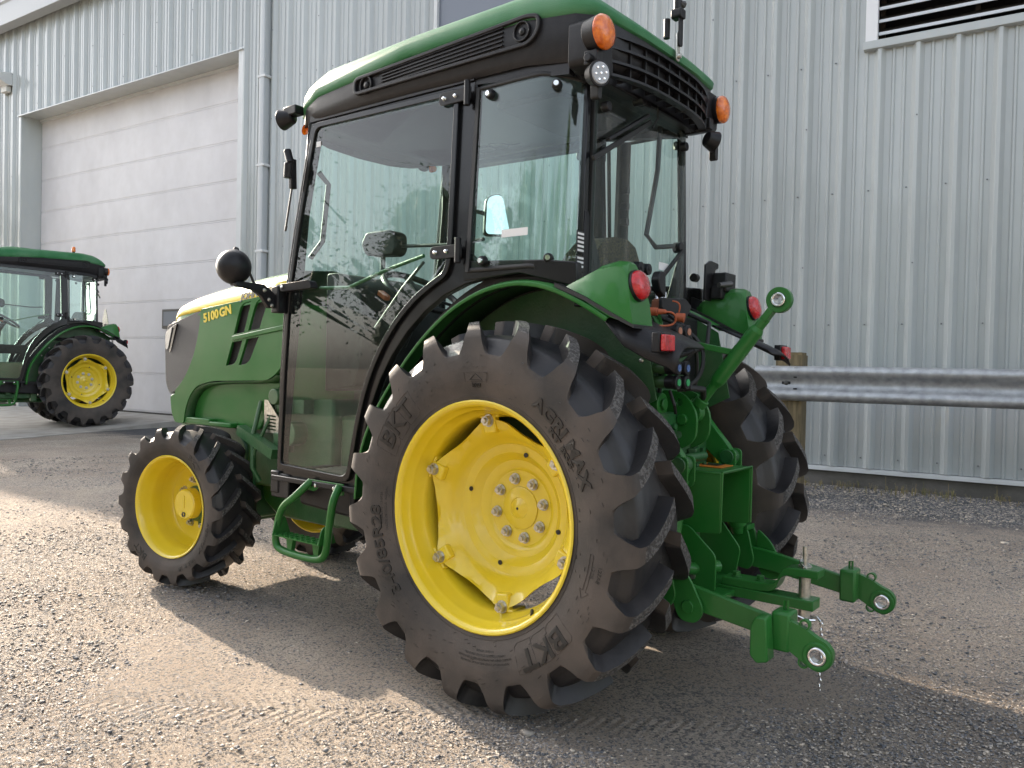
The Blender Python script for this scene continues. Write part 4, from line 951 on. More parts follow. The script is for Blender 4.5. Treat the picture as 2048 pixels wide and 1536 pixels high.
    # hinges
    for z in (2.155, 1.572):
        y_ = YC+.020+lean(z)
        MB().prism(rounded([(.262,z-.024),(.420,z-.024),(.420,z+.024),(.262,z+.024)],[.004,.022,.022,.004],4), s_*y_, s_*(y_+.008)).build('door_hinge', BK, T, bevel=.002)
        MB().cyl((.275,s_*(y_+.010),z-.046),(.275,s_*(y_+.010),z+.046),.012,None,16).build('hinge_pin', BK, T, bevel=.002)
        for x in (.335,.392): MB().lathe([(0,.008),(.007,.006),(.010,0)], (x,s_*y_+.008*s_,z+.001), 'y', 12).build('hinge_bolt', CH, T) if s_ > 0 else None
# sill under the door
MB().box((.80,.455,.618),(1.385,.512,.642)).build('door_sill', BK, T, bevel=.004)
MB().box((.83,.44,.560),(.86,.50,.62)).build('sill_bracket', BK, T, bevel=.004)
# door handle
MB().prism(rounded([(1.290,1.462),(1.300,1.495),(1.10,1.505),(1.085,1.470)],[.012,.015,.02,.012],4), YC+.022, YC+.060, lean=lambda q: -.012*max(0,1.2-q[0])*6).build('door_handle', BK, T, bevel=.008)
MB().cyl((1.278,YC+.060,1.482),(1.278,YC+.064,1.482),.009,None,14).build('handle_lock', CH, T)
MB().tube([(1.10,YC-.01,1.475),(.93,YC-.02,1.470),(.70,YC-.03,1.535),(.50,YC-.03,1.575)],.008).build('door_pull', GI, T)
MB().tube([(.50,YC-.03,1.55),(.62,YC-.04,1.46),(.78,YC-.04,1.30)],.006).build('gas_strut', DS, T)

# rear frame: pillars, rear window
for s_ in (1,-1):
    MB().add([(-.172,s_*.408,1.36),(-.196,s_*.408,1.36),(-.196,s_*.376,1.36),(-.172,s_*.376,1.36),(-.160,s_*.372,2.18),(-.188,s_*.372,2.18),(-.188,s_*.342,2.18),(-.160,s_*.342,2.18)],
             [(3,2,1,0),(4,5,6,7),(0,1,5,4),(1,2,6,5),(2,3,7,6),(3,0,4,7)]).build('rear_pillar', BG, T, bevel=.004)
    MB().prism([(s_*.400,1.37),(s_*.385,1.69),(s_*.365,1.69),(s_*.240,1.44),(s_*.235,1.37)], -.196, -.186, 'yz').build('corner_gusset', BK, T, bevel=.002)
    MB().prism(rounded([(-.24,1.415),(-.235,1.50),(-.10,1.516),(.26,1.535),(.26,1.46),(.0,1.476)],.01), s_*(YC-.028), s_*(YC+.006)).build('cab_lower_frame', BG, T, bevel=.004)
    MB().prism([(s_*.39,1.36),(s_*(YC+.002),1.40),(s_*(YC+.002),1.50),(s_*.39,1.50)], -.200, -.19, 'yz').build('corner_panel', BG, T, bevel=.003)
rw = rounded([(-.355,1.39),(.355,1.39),(.338,2.165),(-.338,2.165)], .05)
MB().prism(rw, -.205, -.200, 'yz').build('rear_window', GL, T, smooth=0)
MB().prism(offset(rw,-.006), -.198, -.186, 'yz', holes=[offset(rw,.018)]).build('window_seal', RS, T)
MB().box((-.235,-.40,2.135),(-.15,.40,2.20)).build('rear_header', BK, T, bevel=.006)
for y_, z_ in ((.30,2.06),(-.30,2.06)): MB().cyl((-.205,y_,z_),(-.232,y_,z_),.020,.017,18).build('window_hinge_knob', BK, T, bevel=.003)
for y_ in (.055,-.005): MB().cyl((-.206,y_,1.530),(-.235,y_,1.530),.024,.021,20).cyl((-.235,y_,1.530),(-.238,y_,1.530),.008,None,10).build('latch_knob', BK, T, bevel=.003)
MB().box((-.20,.10,1.500),(-.17,.17,1.535)).build('latch_block', CC, T, bevel=.005)
MB().tube([(-.188,-.30,1.66),(-.17,-.17,1.64),(-.165,-.10,1.68),(-.165,-.18,1.95),(-.165,-.19,2.12)],.010).build('window_handle', BK, T)
MB().cyl((-.18,-.31,1.655),(-.215,-.31,1.655),.022,None,18).build('handle_knob', BK, T, bevel=.003)
# rear wiper
wa = empty  # (name kept free)
MB().cyl((-.205,.09,2.135),(-.25,.09,2.135),.017,None,16).box((-.245,.03,2.12),(-.212,.075,2.155)).build('wiper_motor', BK, T, bevel=.003)
MB().obox((-.238,.04,2.095),(-.226,.30,1.945),.018,.012).build('wiper_arm', BK, T, bevel=.002)
MB().obox((-.222,-.01,2.085),(-.222,.385,1.862),.012,.018).build('wiper_blade', RS, T, bevel=.002)
MB().tube([(-.235,.09,2.14),(-.245,.06,2.20),(-.245,-.02,2.19),(-.24,-.03,2.10),(-.235,.0,2.06)],.004,6).build('washer_hose', RS, T)
# window latch bracket with chromed struts
MB().box((-.27,-.16,1.372),(-.19,.16,1.392)).build('rear_shelf', BK, T, bevel=.004)
for dy in (.02,-.02,-.045): MB().cyl((-.285,.01+dy,1.375),(-.265,-.03+dy,1.445),.007,None,10).build('chrome_pin', CH, T)
MB().obox((-.222,-.06,1.46),(-.216,-.31,1.64),.010,.014).build('window_stay', BK, T)
# decals behind the left rear pillar
for i,(z0,z1) in enumerate(((1.54,1.612),(1.478,1.530),(1.462,1.472))):
    dq = MB().box((-.203,.397,z0-.0),(-.201,.444,z1)).build('decal_plate', TXB, T, smooth=0)
    nl_ = max(0,int((z1-z0)/.014))
    for j in range(nl_): MB().box((-.2042,.402,z1-.012-j*.014),(-.2032,.439,z1-.005-j*.014)).build('decal_line', TXW, dq, smooth=0)
MB().box((-.03,YC+.013+lean(1.62),1.605),(.085,YC+.0145+lean(1.62),1.632)).build('white_sticker', TXW, T, smooth=0)
MB().box((-.2075,-.21,1.545),(-.2062,-.13,1.575)).build('white_sticker', TXW, T, smooth=0)
MB().box((1.135,YC+.0125+lean(2.1),2.095),(1.165,YC+.0138+lean(2.1),2.118)).build('glass_stamp', TXW, T, smooth=0)
# windshield + front pillars
for s_ in (1,-1): MB().obox((1.372,s_*.462,.66),(1.225,s_*.432,2.24),.03,.035).build('front_pillar', BG, T, bevel=.006)
MB().add([(1.385,-.45,1.30),(1.385,.45,1.30),(1.232,.43,2.22),(1.232,-.43,2.22),(1.380,-.45,1.30),(1.380,.45,1.30),(1.227,.43,2.22),(1.227,-.43,2.22)],[(0,1,2,3),(7,6,5,4),(0,4,5,1),(3,2,6,7)]).build('windshield', GL, T, smooth=0)
MB().box((1.33,-.45,.64),(1.37,-.02,1.32)).build('firewall', G, T)
MB().box((1.33,.08,.98),(1.37,.44,1.42)).build('firewall', G, T, label='green firewall panel seen through the door glass')
# floor, mat, interior
MB().box((-.16,-.45,.60),(1.36,.45,.635)).build('cab_floor', CC, T)
mt = MB().box((.86,.02,.636),(1.33,.44,.650)).build('floor_mat', MT, T)
for i in range(11): MB().box((.88,.05+i*.035,.650),(1.32,.068+i*.035,.658)).build('mat_rib', MT, mt, smooth=0)
for s_ in (1,-1):
    wp = [(x-.03 if x > 0 else x, z-.03) for x, z in [(q.x, q.y) for q in fp]]
    MB().prism([(.83,.64)]+[(p.x+.035,p.y+.012) for p in fp if p.y < 1.44 and p.x > 0][2:]+[(0,1.455),(-.18,1.44),(-.18,.64)], s_*.284, s_*.292).build('inner_fender_trim', CC, T)
    mb = MB(); A = [(p.x+.028, s_*.284, p.y+.012) for p in fp if p.x > -.18]; Bq = [(p.x+.028, s_*(YC-.02), p.y+.012) for p in fp if p.x > -.18]; mb.strip(A,Bq); mb.build('wheel_arch_liner', CC, T)
    rd_ = [(Vector(p), (Vector(p)-Vector((0,.654))).normalized()) for p in fp if p.x > -.26]
    MB().prism([tuple(p+d_*.055) for p, d_ in rd_]+[tuple(p-d_*.004) for p, d_ in rd_[::-1]], s_*(YC-.050), s_*(YC-.036)).build('cab_arch_skirt', BK, T)
for s_ in (1,-1): MB().box((-.18,min(s_*.30,s_*.45),1.462),(.22,max(s_*.30,s_*.45),1.478)).build('rear_shelf_trim', CC, T, bevel=.004)
MB().cyl((-.02,.39,1.478),(-.02,.39,1.505),.045,.042,24).build('cup', CW, T)
MB().prism([(.46,-.10),(.62,-.10),(.62,.10),(.46,.10)], .64, .96, 'xy').box((-.05,-.22,.64),(.45,.22,1.02)).build('seat_base', CC, T, bevel=.02)
MB().prism(rounded([(-.02,1.02),(.46,1.05),(.48,1.14),(.02,1.14)],.04,4), -.24, .24).build('seat_cushion', SF, T, bevel=.03, seg=3)
mb = MB(); rows_ = []
for z, hw_, x in ((1.12,.22,.04),(1.30,.24,.0),(1.48,.225,-.035),(1.58,.18,-.055),(1.635,.12,-.065),(1.655,.05,-.07)):
    rows_.append([(x+.05+.03*abs(cos(t*2*pi/20)), 0+hw_*cos(t*2*pi/20), z) if sin(t*2*pi/20) >= 0 else (x-.045, hw_*cos(t*2*pi/20), z) for t in range(20)])
mb.loft(rows_, closed=True, capends=True); mb.build('seat_back', SF, T, smooth=60)
MB().prism(rounded([(.05,1.20),(.42,1.22),(.43,1.27),(.05,1.26)],.02), .25, .31).build('armrest', CC, T, bevel=.01)
MB().prism(rounded([(1.33,1.02),(1.12,1.05),(1.06,1.30),(1.10,1.50),(1.24,1.575),(1.33,1.575)],[.01,.03,.05,.06,.06,.02],5), -.26, .26).build('dashboard', CC, T, bevel=.02)
MB().cyl((1.10,0,1.25),(.97,0,1.47),.035,None,16).build('steering_column', CC, T)
c_ = Vector((.955,0,1.49)); ax = Vector((-.5,0,.86)).normalized(); a_ = Vector((0,1,0)); b_ = ax.cross(a_)
sw = MB().tube([c_+(a_*cos(t*2*pi/36)+b_*sin(t*2*pi/36))*.19 for t in range(36)], .015, 10, closed=True).build('steering_wheel', BK, T)
for t in (.3,2.4,4.5): MB().obox(c_-ax*.01, c_+(a_*cos(t)+b_*sin(t))*.185, .03, .012).build('spoke', BK, sw, bevel=.004)
MB().obox((1.09,.14,1.485),(1.02,.16,1.455),.03,.025).build('orange_switch', RH, T, bevel=.004)
MB().box((.60,-.40,1.02),(1.0,-.30,1.15)).build('side_console', CC, T, bevel=.02)
# monitor on an arm
MB().prism(rounded([(1.20,1.665),(1.02,1.655),(.995,1.68),(1.00,1.755),(1.045,1.775),(1.20,1.775),(1.235,1.72)],.02), .06, .14).build('monitor', CC, T, bevel=.008)
MB().tube([(1.02,.10,1.70),(.66,.10,1.68),(.50,.10,1.69)],.008).cyl((1.12,.10,1.66),(1.12,.10,1.56),.012).build('monitor_arm', DS, T)
# inside door grab rails right and left
MB().tube([(1.23,-.43,2.05),(1.20,-.40,1.98),(1.22,-.40,1.72),(1.27,-.43,1.64)],.014).build('grab_rail', CC, T)
MB().tube([(1.20,.42,2.0),(1.18,.38,1.95),(1.215,.38,1.70),(1.25,.42,1.62)],.012).build('grab_rail', CC, T)
MB().obox((.14,-.43,2.16),(.16,-.45,1.50),.05,.075).build('right_console_post', CC, T, bevel=.01)
for z in (1.93,1.86,1.79): MB().box((.10,-.425,z),(.135,-.40,z+.03)).build('post_switch', BK, T, bevel=.003)
# headliner with vents
MB().box((-.15,-.44,2.205),(1.18,.44,2.225)).build('headliner', LN, T)
for i in range(5): MB().lathe([(0,-.004),(.040,-.004),(.048,-.012),(.052,0)], (.98-.10*i*.9,-.30+i*.02,2.205), 'z', 24).build('ceiling_vent', CC, T)
MB().prism(rounded([(.0,-.25),(.34,-.25),(.34,.25),(.0,.25)],.05), 2.165, 2.205, 'xy').build('ceiling_console', CC, T, bevel=.02)

# roof
roof_pl = [(1.43,.0),(1.42,.20),(1.39,.33),(1.345,.405),(1.27,.452),(1.17,.468),(.60,.485),(.0,.480),(-.20,.470),(-.262,.452),(-.285,.42),(-.315,.20),(-.320,.0)]
def loop(inset, z, zf=None):
    half = [(x, y) for x, y in roof_pl]; out = []
    full = half + [(x,-y) for x, y in half[-2:0:-1]]
    ctr = Vector((.5,0))
    for x, y in full:
        d_ = Vector((x,y))-ctr; k = 1-inset/max(d_.length,.2)
        q = ctr + d_*k; t = (q.x+.3)/1.6
        zz_ = z + (zf(q.x) if zf else 0); out.append((q.x, q.y, zz_))
    return out
DR_ = lambda k: (lambda x: -.115*max(0,(x-.78)/.62)**2.2 - k*max(0,(-x+.02)/.32)**2)
drop = DR_(.05)
mb = MB(); mb.loft([loop(.022,2.345,drop), loop(.004,2.360,drop), loop(.0,2.382,drop), loop(.006,2.405,DR_(.065)), loop(.025,2.435,DR_(.085)), loop(.06,2.458,DR_(.10)), loop(.12,2.475,DR_(.11)), loop(.30,2.49,DR_(.12))], closed=True, capends=True)
mb.build('cab_roof', GR, T, smooth=50)
drop2 = lambda x: -.085*max(0,(x-.80)/.53)**2 - .04*max(0,(-x+.02)/.32)**2
mb = MB(); mb.loft([loop(.10,2.205,lambda x:-.045*max(0,(-x+.1)/.4)), loop(.035,2.215,lambda x:-.055*max(0,(-x+.1)/.4)), loop(.018,2.24,lambda x:-.06*max(0,(-x+.1)/.4)-.02*max(0,(x-.9)/.4)), loop(.010,2.30,drop2), loop(.012,2.352,drop)], closed=True, capends=True)
mb.build('roof_skirt', BK, T, smooth=50)
MB().box((-.02,-.12,2.485),(.10,.12,2.50)).build('roof_cap', GR, T, bevel=.005)
# side vents of the roof
for s_ in (1,-1):
    vp = rounded([(.905,2.262),(.905,2.335),(.0,2.372),(-.055,2.36),(-.055,2.30),(-.01,2.262)],[.03,.035,.03,.03,.03,.03],5)
    yy = s_*.468
    MB().prism(vp, s_*.455, s_*.484, holes=[offset(vp,.014)]).build('vent_bezel', BK, T, bevel=.003)
    MB().prism(offset(vp,.012), s_*.455, s_*.469).build('vent_panel', BK, T)
    for j in range(5):
        MB().obox((.74,s_*.474,2.277+j*.0125),(.11,s_*.474,2.290+j*.0155),.012,.004).build('vent_slat', BK, T, smooth=0)
    for x in (.72,.56,.40,.25,.12): MB().box((x,s_*.469,2.272),(x+.012,s_*.472,2.355)).build('vent_rib', VD, T, smooth=0)
    for x, z in ((.83,2.295),(.025,2.318)):
        MB().ring((x,s_*.466,z),(x,s_*.482,z),.036,.030,24).build('speaker_ring', BK, T, bevel=.002); MB().lathe([(0,.012),(.012,.009),(.016,0)], (x,s_*.470,z), 'y', 16).build('speaker_cone', BK, T) if s_ > 0 else None
# rear grille of the roof
rg = lambda y: -.300 + .10*(abs(y)/.46)**3
for j, z in enumerate((2.140,2.185,2.232,2.272)):
    pts = [(rg(y)-.018+.0, y, z + .004*cos(y*3)) for y in np.linspace(-.40,.40,17)]
    mb = MB()
    A=[(x-.014,y,zz_+.001) for x,y,zz_ in pts]; Bq=[(x+.02,y,zz_+.006) for x,y,zz_ in pts]; Cq=[(x+.02,y,zz_-.004) for x,y,zz_ in pts]; Dq=[(x-.014,y,zz_-.008) for x,y,zz_ in pts]
    mb.loft([A,Bq,Cq,Dq,A]); mb.build('grille_bar', BK, T)
mb = MB(); mb.loft([[(rg(y)+.035,y,2.13) for y in np.linspace(-.42,.42,17)],[(rg(y)+.03,y,2.29) for y in np.linspace(-.42,.42,17)]]); mb.build('grille_back', VD, T)
for y in np.linspace(-.36,.36,10): MB().box((rg(y)-.022,y-.004,2.138),(rg(y)+.03,y+.004,2.275)).build('grille_rib', BK, T, smooth=0)
for s_ in (1,-1):
    MB().prism(rounded([(s_*.36,2.125),(s_*.475,2.155),(s_*.475,2.30),(s_*.38,2.30)],.02,3), -.280, -.17, 'yz').build('corner_pod', BK, T, bevel=.01)
    c_ = Vector((-.278, s_*.466, 2.240)); ax = Vector((-1,s_*.05,0)).normalized()
    MB().cyl(c_+ax*(-.03), c_+ax*.022, .050, .056, 32).build('beacon_base', BK, T, bevel=.004)
    a_ = ax.orthogonal().normalized(); b_ = ax.cross(a_); rows_ = []
    for rr, hh in ((.055,.020),(.056,.030),(.050,.040),(.034,.048),(.014,.052),(.002,.053)): rows_.append([c_+ax*hh+(a_*cos(t*2*pi/32)+b_*sin(t*2*pi/32))*rr for t in range(32)])
    MB().loft(rows_, closed=True, capends=True).build('beacon_lens', OR, T, smooth=60)
    # work lamp under each beacon
    c_ = Vector((-.292, .476, 2.105)) if s_ > 0 else Vector((-.295,-.405,2.095)); ax = Vector((-1,.35,-.12)).normalized() if s_ > 0 else Vector((-.55,-.85,-.25)).normalized()
    MB().cyl(c_-ax*.035, c_+ax*.012, .030, .044, 28).build('work_lamp', BK, T, bevel=.004)
    MB().cyl(c_+ax*.010, c_+ax*.017, .036, .034, 24).build('work_lamp_lens', LW, T, bevel=.002)
    a_ = ax.orthogonal().normalized(); b_ = ax.cross(a_)
    for k in range(7):
        q = c_+ax*.016+((a_*cos(k*pi/3)+b_*sin(k*pi/3))*.021 if k < 6 else Vector((0,0,0)))
        MB().cyl(q, q+ax*.003, .006, .003, 8).build('led', CH, T)
    MB().box((c_.x+.0,c_.y-.012-.012*s_,2.14),(c_.x+.05,c_.y+.022-.012*s_,2.185)).cyl((c_.x+.025,c_.y-.02,2.155),(c_.x+.025,c_.y+.03,2.155),.014,None,12).build('lamp_bracket', BK, T, bevel=.003)
    MB().prism(rounded([(s_*.445,2.03),(s_*.470,2.03),(s_*.472,2.13),(s_*.442,2.13)],.012), -.29, -.26, 'yz').build('rubber_hook', RS, T, bevel=.003)
# front work lamps and front indicator
for s_ in (1,-1):
    c_ = Vector((1.405, s_*.452, 2.262)); ax = Vector((1,s_*.25,-.1)).normalized()
    MB().cyl(c_-ax*.045, c_+ax*.02, .028, .048, 28).cyl(c_-ax*.05,c_-ax*.045,.02,.028,20).build('front_work_lamp', BK, T, bevel=.004)
    MB().cyl(c_+ax*.018, c_+ax*.026, .040, .038, 24).build('front_lamp_lens', LW, T)
    MB().box((1.31,s_*.44-.02,2.27),(1.40,s_*.44+.03,2.31)).build('lamp_bracket', BK, T, bevel=.004)
    MB().lathe([(0,-.012),(.018,-.008),(.024,.01)], (1.300,s_*.412,2.205), 'y', 20).build('front_indicator', OR, T)
    MB().cyl((1.275,s_*.515,2.03),(1.30,s_*.515,2.09),.017,None,16).cyl((1.285,s_*.52,1.965),(1.28,s_*.52,2.03),.020,None,14).obox((1.275,s_*.50,1.92),(1.275,s_*.505,2.05),.02,.03,up=(0,1,0)).build('side_marker', BK, T, bevel=.003)
MB().tube([(1.275,.505,1.93),(1.30,.508,1.80),(1.315,.508,1.735),(1.305,.508,1.76)],.005,6).build('wiper_pin', DS, T)

# aerial / camera mast on the roof rear
for (a, b, r0, r1, m_, nm) in (((-.285,0,2.38),(-.285,0,2.45),.012,.012,BK,'mast'),):
    MB().cyl(a, b, r0, r1, 14).build(nm, m_, T)
MB().prism(rounded([(-.012,2.285),(.014,2.285),(.014,2.39),(-.012,2.39)],.012), -.335, -.330, 'yz').build('mast_plate', ST, T, bevel=.001)
MB().lathe([(0,-.012),(.008,-.010),(.010,0)], (-.336,.001,2.303), 'x', 12).build('mast_bolt', ST, T)
MB().prism(rounded([(-.02,2.34),(.012,2.34),(.012,2.45),(-.02,2.45)],.012), -.342, -.336, 'yz').prism(rounded([(-.022,2.44),(.02,2.44),(.02,2.475),(-.022,2.475)],.01), -.35, -.31, 'yz').build('mast_clamp', BK, T, bevel=.002)
MB().cyl((-.325,0,2.46),(-.325,-.002,2.53),.014,.014,16).cyl((-.325,-.002,2.53),(-.325,-.002,2.62),.020,.018,16).build('mast', BK, T, bevel=.002)
MB().cyl((-.325,-.02,2.51),(-.325,-.045,2.51),.010,.016,8).build('wing_nut', DS, T)
MB().box((-.34,-.018,2.60),(-.31,.016,2.70)).build('mast_head', BK, T, bevel=.004)

# mirrors
mr = MB(); mr.lathe([(0,-.062),(.03,-.058),(.055,-.040),(.070,-.012),(.074,.01),(.072,.030),(.060,.040),(.0,.044)], (0,0,0), 'x', 32)
ml = mr.build('mirror', BK, T, loc=(1.37,.728,1.556), label='round black mirror head on an arm in front of the cab', smooth=60); ml.rotation_euler = (0, RAD(0), RAD(-38)); ml.scale = (1,1.0,1.03)
MB().cyl((1.40,.70,1.63),(1.39,.70,1.64),.012).box((1.35,.70,1.475),(1.385,.735,1.50)).build('mirror_clip', BK, T, bevel=.003)
MB().prism(rounded([(.74,1.470),(.735,1.492),(.60,1.492),(.545,1.455),(.53,1.392),(.575,1.388),(.615,1.44),(.66,1.462)],.01), 1.33, 1.355, 'yz').build('mirror_bracket', BK, T, bevel=.003)
MB().box((1.31,.495,1.37),(1.36,.545,1.49)).build('mirror_hinge', BK, T, bevel=.006)
MB().tube([(1.36,.69,1.52),(1.36,.66,1.545),(1.355,.64,1.50),(1.35,.62,1.46)],.006,8).build('mirror_cable', RS, T)
for y_, z_ in ((.60,1.465),(.575,1.425),(.56,1.400)): MB().lathe([(0,-.006),(.007,-.004),(.009,0)], (1.33,y_,z_), 'x', 10).build('bracket_bolt', ST, T)
rm = MB(); rm.prism(rounded([(-.085,-.115),(.075,-.125),(.060,.10),(-.04,.125)],[.03,.03,.05,.04],5), 0, .035, 'yz'); rmo = rm.build('mirror', BK, T, bevel=.008, loc=(1.13,-.745,2.0)); rmo.rotation_euler = (0,RAD(6),RAD(-30))
MB().prism(rounded([(-.078,-.108),(.068,-.118),(.053,.093),(-.036,.117)],[.03,.03,.05,.04],5), -.003, .0, 'yz').build('mirror_glass', MR, rmo, smooth=0)
MB().tube([(1.17,-.74,2.0),(1.24,-.64,2.02),(1.25,-.50,2.02)],.012).build('mirror_arm', BK, T)

# access ladder
lad = [(1.105,.505,.640),(1.118,.535,.610),(1.165,.55,.565),(1.235,.55,.525),(1.268,.55,.470),(1.285,.55,.40),(1.290,.55,.355),(1.262,.55,.325),(1.12,.55,.318),(.985,.55,.322),(.945,.55,.350),(.935,.55,.40),(.915,.55,.52),(.905,.548,.58),(.905,.515,.64)]
lo_ = MB().tube(smooth_path(lad, 2), .0165, 12).build('step_ladder', G, T)
MB().prism(rounded([(.95,.50),(1.275,.50),(1.275,.58),(.95,.58)],.008,2), .392, .396, 'xy', holes=[[(x+.011*cos(k*pi/3), y+.008*sin(k*pi/3)) for k in range(6)] for x in np.linspace(.98,1.25,8) for y in (.523,.557)]).build('step_tread', G, lo_, smooth=0)
mb = MB()
for x in np.linspace(.963,1.265,9):
    for y in (.512,.540,.568): mb.ring((x,y,.396),(x,y,.401),.008,.004,8)
mb.build('tread_studs', G, lo_, kind='stuff')
for x0, x1 in ((1.255,1.282),(.942,.962)): MB().prism(rounded([(.49,.392),(.585,.392),(.565,.465),(.52,.475)],[.003,.003,.02,.02],4), x0+.008, x0+.014, 'yz').build('step_cheek', G, lo_, bevel=.002)
MB().prism([(1.18,.318),(1.20,.318),(1.215,.392),(1.165,.392)], .53, .55).prism([(1.0,.320),(1.02,.320),(1.035,.392),(.985,.392)], .53, .55).build('step_gusset', G, lo_)
MB().prism(rounded([(1.13,.648),(.89,.648),(.89,.60),(.945,.595),(.97,.622),(1.05,.622),(1.08,.598),(1.13,.60)],.008), .50, .506).build('ladder_bracket', G, T, bevel=.002)
for x in (1.07,.945): MB().lathe([(0,.010),(.008,.008),(.011,0)], (x,.506,.625), 'y', 12).build('bracket_bolt', CH, T)

# ------------------------------------------------------------ three point hitch, drawbar
MB().prism(rounded([(-.16,.44),(.16,.44),(.16,.62),(.20,.80),(.20,1.00),(-.20,1.00),(-.20,.80),(-.16,.62)],.03), -.40, -.28, 'yz').build('rear_housing', GI, T, bevel=.01)
MB().box((-.30,-.30,.95),(-.235,.30,1.36)).build('rear_wall', BK, T, bevel=.01)
MB().box((-.34,-.13,1.00),(-.28,.29,1.22)).build('valve_block', GI, T, bevel=.006)
# pto shield
pts_ = MB().box((-.60,-.135,.800),(-.33,.135,.808)).prism(rounded([(-.34,.808),(-.60,.808),(-.60,.600),(-.36,.585)],[.0,.004,.008,.01]), .125, .133).prism(rounded([(-.34,.808),(-.60,.808),(-.60,.600),(-.36,.585)],[.0,.004,.008,.01]), -.133, -.125).build('pto_shield', G, T, bevel=.002)
MB().tube([(-.60,.129,.605),(-.603,.129,.808),(-.603,-.129,.808),(-.603,-.129,.605)],.0045,8).build('shield_edge', G, T)
MB().box((-.55,-.09,.809),(-.44,.02,.811)).build('warning_decal', mat('orange_decal',(.55,.16,.02),.4), T, smooth=0)
MB().box((-.52,-.085,.8112),(-.46,-.02,.8120)).build('warning_decal', TXB, T, smooth=0)
MB().cyl((-.36,0,.70),(-.50,0,.70),.022,None,18).build('pto_shaft', DS, T)
MB().obox((-.42,-.02,.85),(-.36,-.20,.85),.03,.03).cyl((-.45,.10,.84),(-.45,-.06,.84),.016,None,12).build('hinge_rod', GI, T, bevel=.003)
# rockshaft and lift arms
MB().cyl((-.31,-.22,1.0),(-.31,.22,1.0),.045,None,22).build('rockshaft', GI, T)
for s_ in (1,-1):
    y = s_*.20
    MB().prism(rounded([(-.26,1.04),(-.34,1.055),(-.42,.95),(-.50,.86),(-.52,.80),(-.47,.79),(-.38,.87),(-.26,.94)],.03,4), y-.016, y+.016).build('lift_arm', G, T, bevel=.004)
    MB().cyl((-.49,y-.035,.83),(-.49,y+.035,.83),.028,None,20).build('lift_arm_pin', GI, T, bevel=.003)
    for dy in (-.028,.028): MB().prism(rounded([(-.455,.86),(-.525,.86),(-.525,.76),(-.465,.74)],.02), y+dy-.004, y+dy+.004).build('clevis', G, T, bevel=.002)
    # lift rod, lower fork
    MB().cyl((-.50,y,.78),(-.485,s_*.29,.60),.016,None,14).cyl((-.490,s_*.262,.66),(-.487,s_*.292,.56),.036,.036,20).cyl((-.488,s_*.285,.57),(-.49,s_*.30,.53),.026,None,16).build('lift_rod', G, T, bevel=.003)
    MB().prism(rounded([(-.455,.55),(-.53,.55),(-.56,.43),(-.54,.39),(-.48,.40),(-.47,.46)],.02), s_*.355, s_*.365).prism(rounded([(-.455,.55),(-.53,.55),(-.56,.43),(-.54,.39),(-.48,.40),(-.47,.46)],.02), s_*.29, s_*.30).box((-.53,min(s_*.29,s_*.365),.54),(-.455,max(s_*.29,s_*.365),.56)).build('lift_fork', G, T, bevel=.003)
    # lower link
    MB().prism(rounded([(-.20,.50),(-.60,.470),(-.885,.420),(-.885,.355),(-.60,.395),(-.20,.42)],.01), s_*.322, s_*.344).build('lower_link', G, T, bevel=.004)
    # shackle plate on the link
    MB().prism(rounded([(-.545,.545),(-.60,.50),(-.655,.40),(-.63,.355),(-.57,.355),(-.545,.41)],[.02,.03,.04,.03,.03,.03],4), s_*.350, s_*.360).cyl((-.600,s_*.345,.405),(-.600,s_*.368,.405),.020,None,20).build('sway_plate', G, T, bevel=.002)
    # telescoping end
    MB().box((-.925,min(s_*.30,s_*.375),.335),(-.870,max(s_*.30,s_*.375),.450)).build('link_socket', G, T, bevel=.008)
    MB().tube([(-.895,s_*.335,.445),(-.895,s_*.335,.475),(-.905,s_*.335,.478),(-.905,s_*.335,.445)],.004,8).build('socket_pin', G, T)
    if s_ > 0: MB().prism(rounded([(-.875,.44),(-.845,.44),(-.83,.41),(-.83,.325),(-.85,.305),(-.885,.315)],.006,2), .378, .432).build('sway_block', G, T, bevel=.004)
    tip = rounded([(-.92,.432),(-.965,.418),(-1.0,.398),(-1.03,.388),(-1.049,.362),(-1.043,.322),(-1.012,.300),(-.985,.306),(-.955,.325),(-.92,.345)],[.01,.01,.02,.03,.04,.04,.04,.02,.02,.01],5)
    hole = [(-1.003+.0275*cos(k*pi/14), .345+.0275*sin(k*pi/14)) for k in range(28)]
    MB().prism(tip, s_*.350, s_*.372, holes=[hole]).build('link_end', G, T, bevel=.003)
    MB().ring((-1.003,s_*.346,.345),(-1.003,s_*.376,.345),.0405,.0272,32).build('eye_rim', G, T, bevel=.003)
    MB().ring((-1.003,s_*.344,.345),(-1.003,s_*.378,.345),.0275,.0165,28).build('ball_joint', CH, T, bevel=.004)
    for zz_ in (.426,.317): MB().ring((-.965,s_*.352,zz_),(-.965,s_*.370,zz_),.016,.011,16).build('catch_ring', G, T)
# crossbar between sway plates
MB().tube([(-.42,.30,.50),(-.52,.16,.475),(-.56,.05,.47)],.022,12).build('sway_bar', G, T)
MB().prism(rounded([(-.34,.62),(-.50,.62),(-.60,.53),(-.60,.41),(-.40,.40),(-.34,.45)],[.01,.02,.02,.01,.02,.01]), .150, .158).build('hitch_bracket', G, T, bevel=.002)
MB().prism(rounded([(-.34,.60),(-.48,.60),(-.56,.50),(-.54,.38),(-.36,.36)],.02), -.158, -.150).build('hitch_bracket', G, T, bevel=.002)
MB().box((-.62,-.20,.375),(-.30,.20,.395)).build('hitch_plate', G, T, bevel=.003)
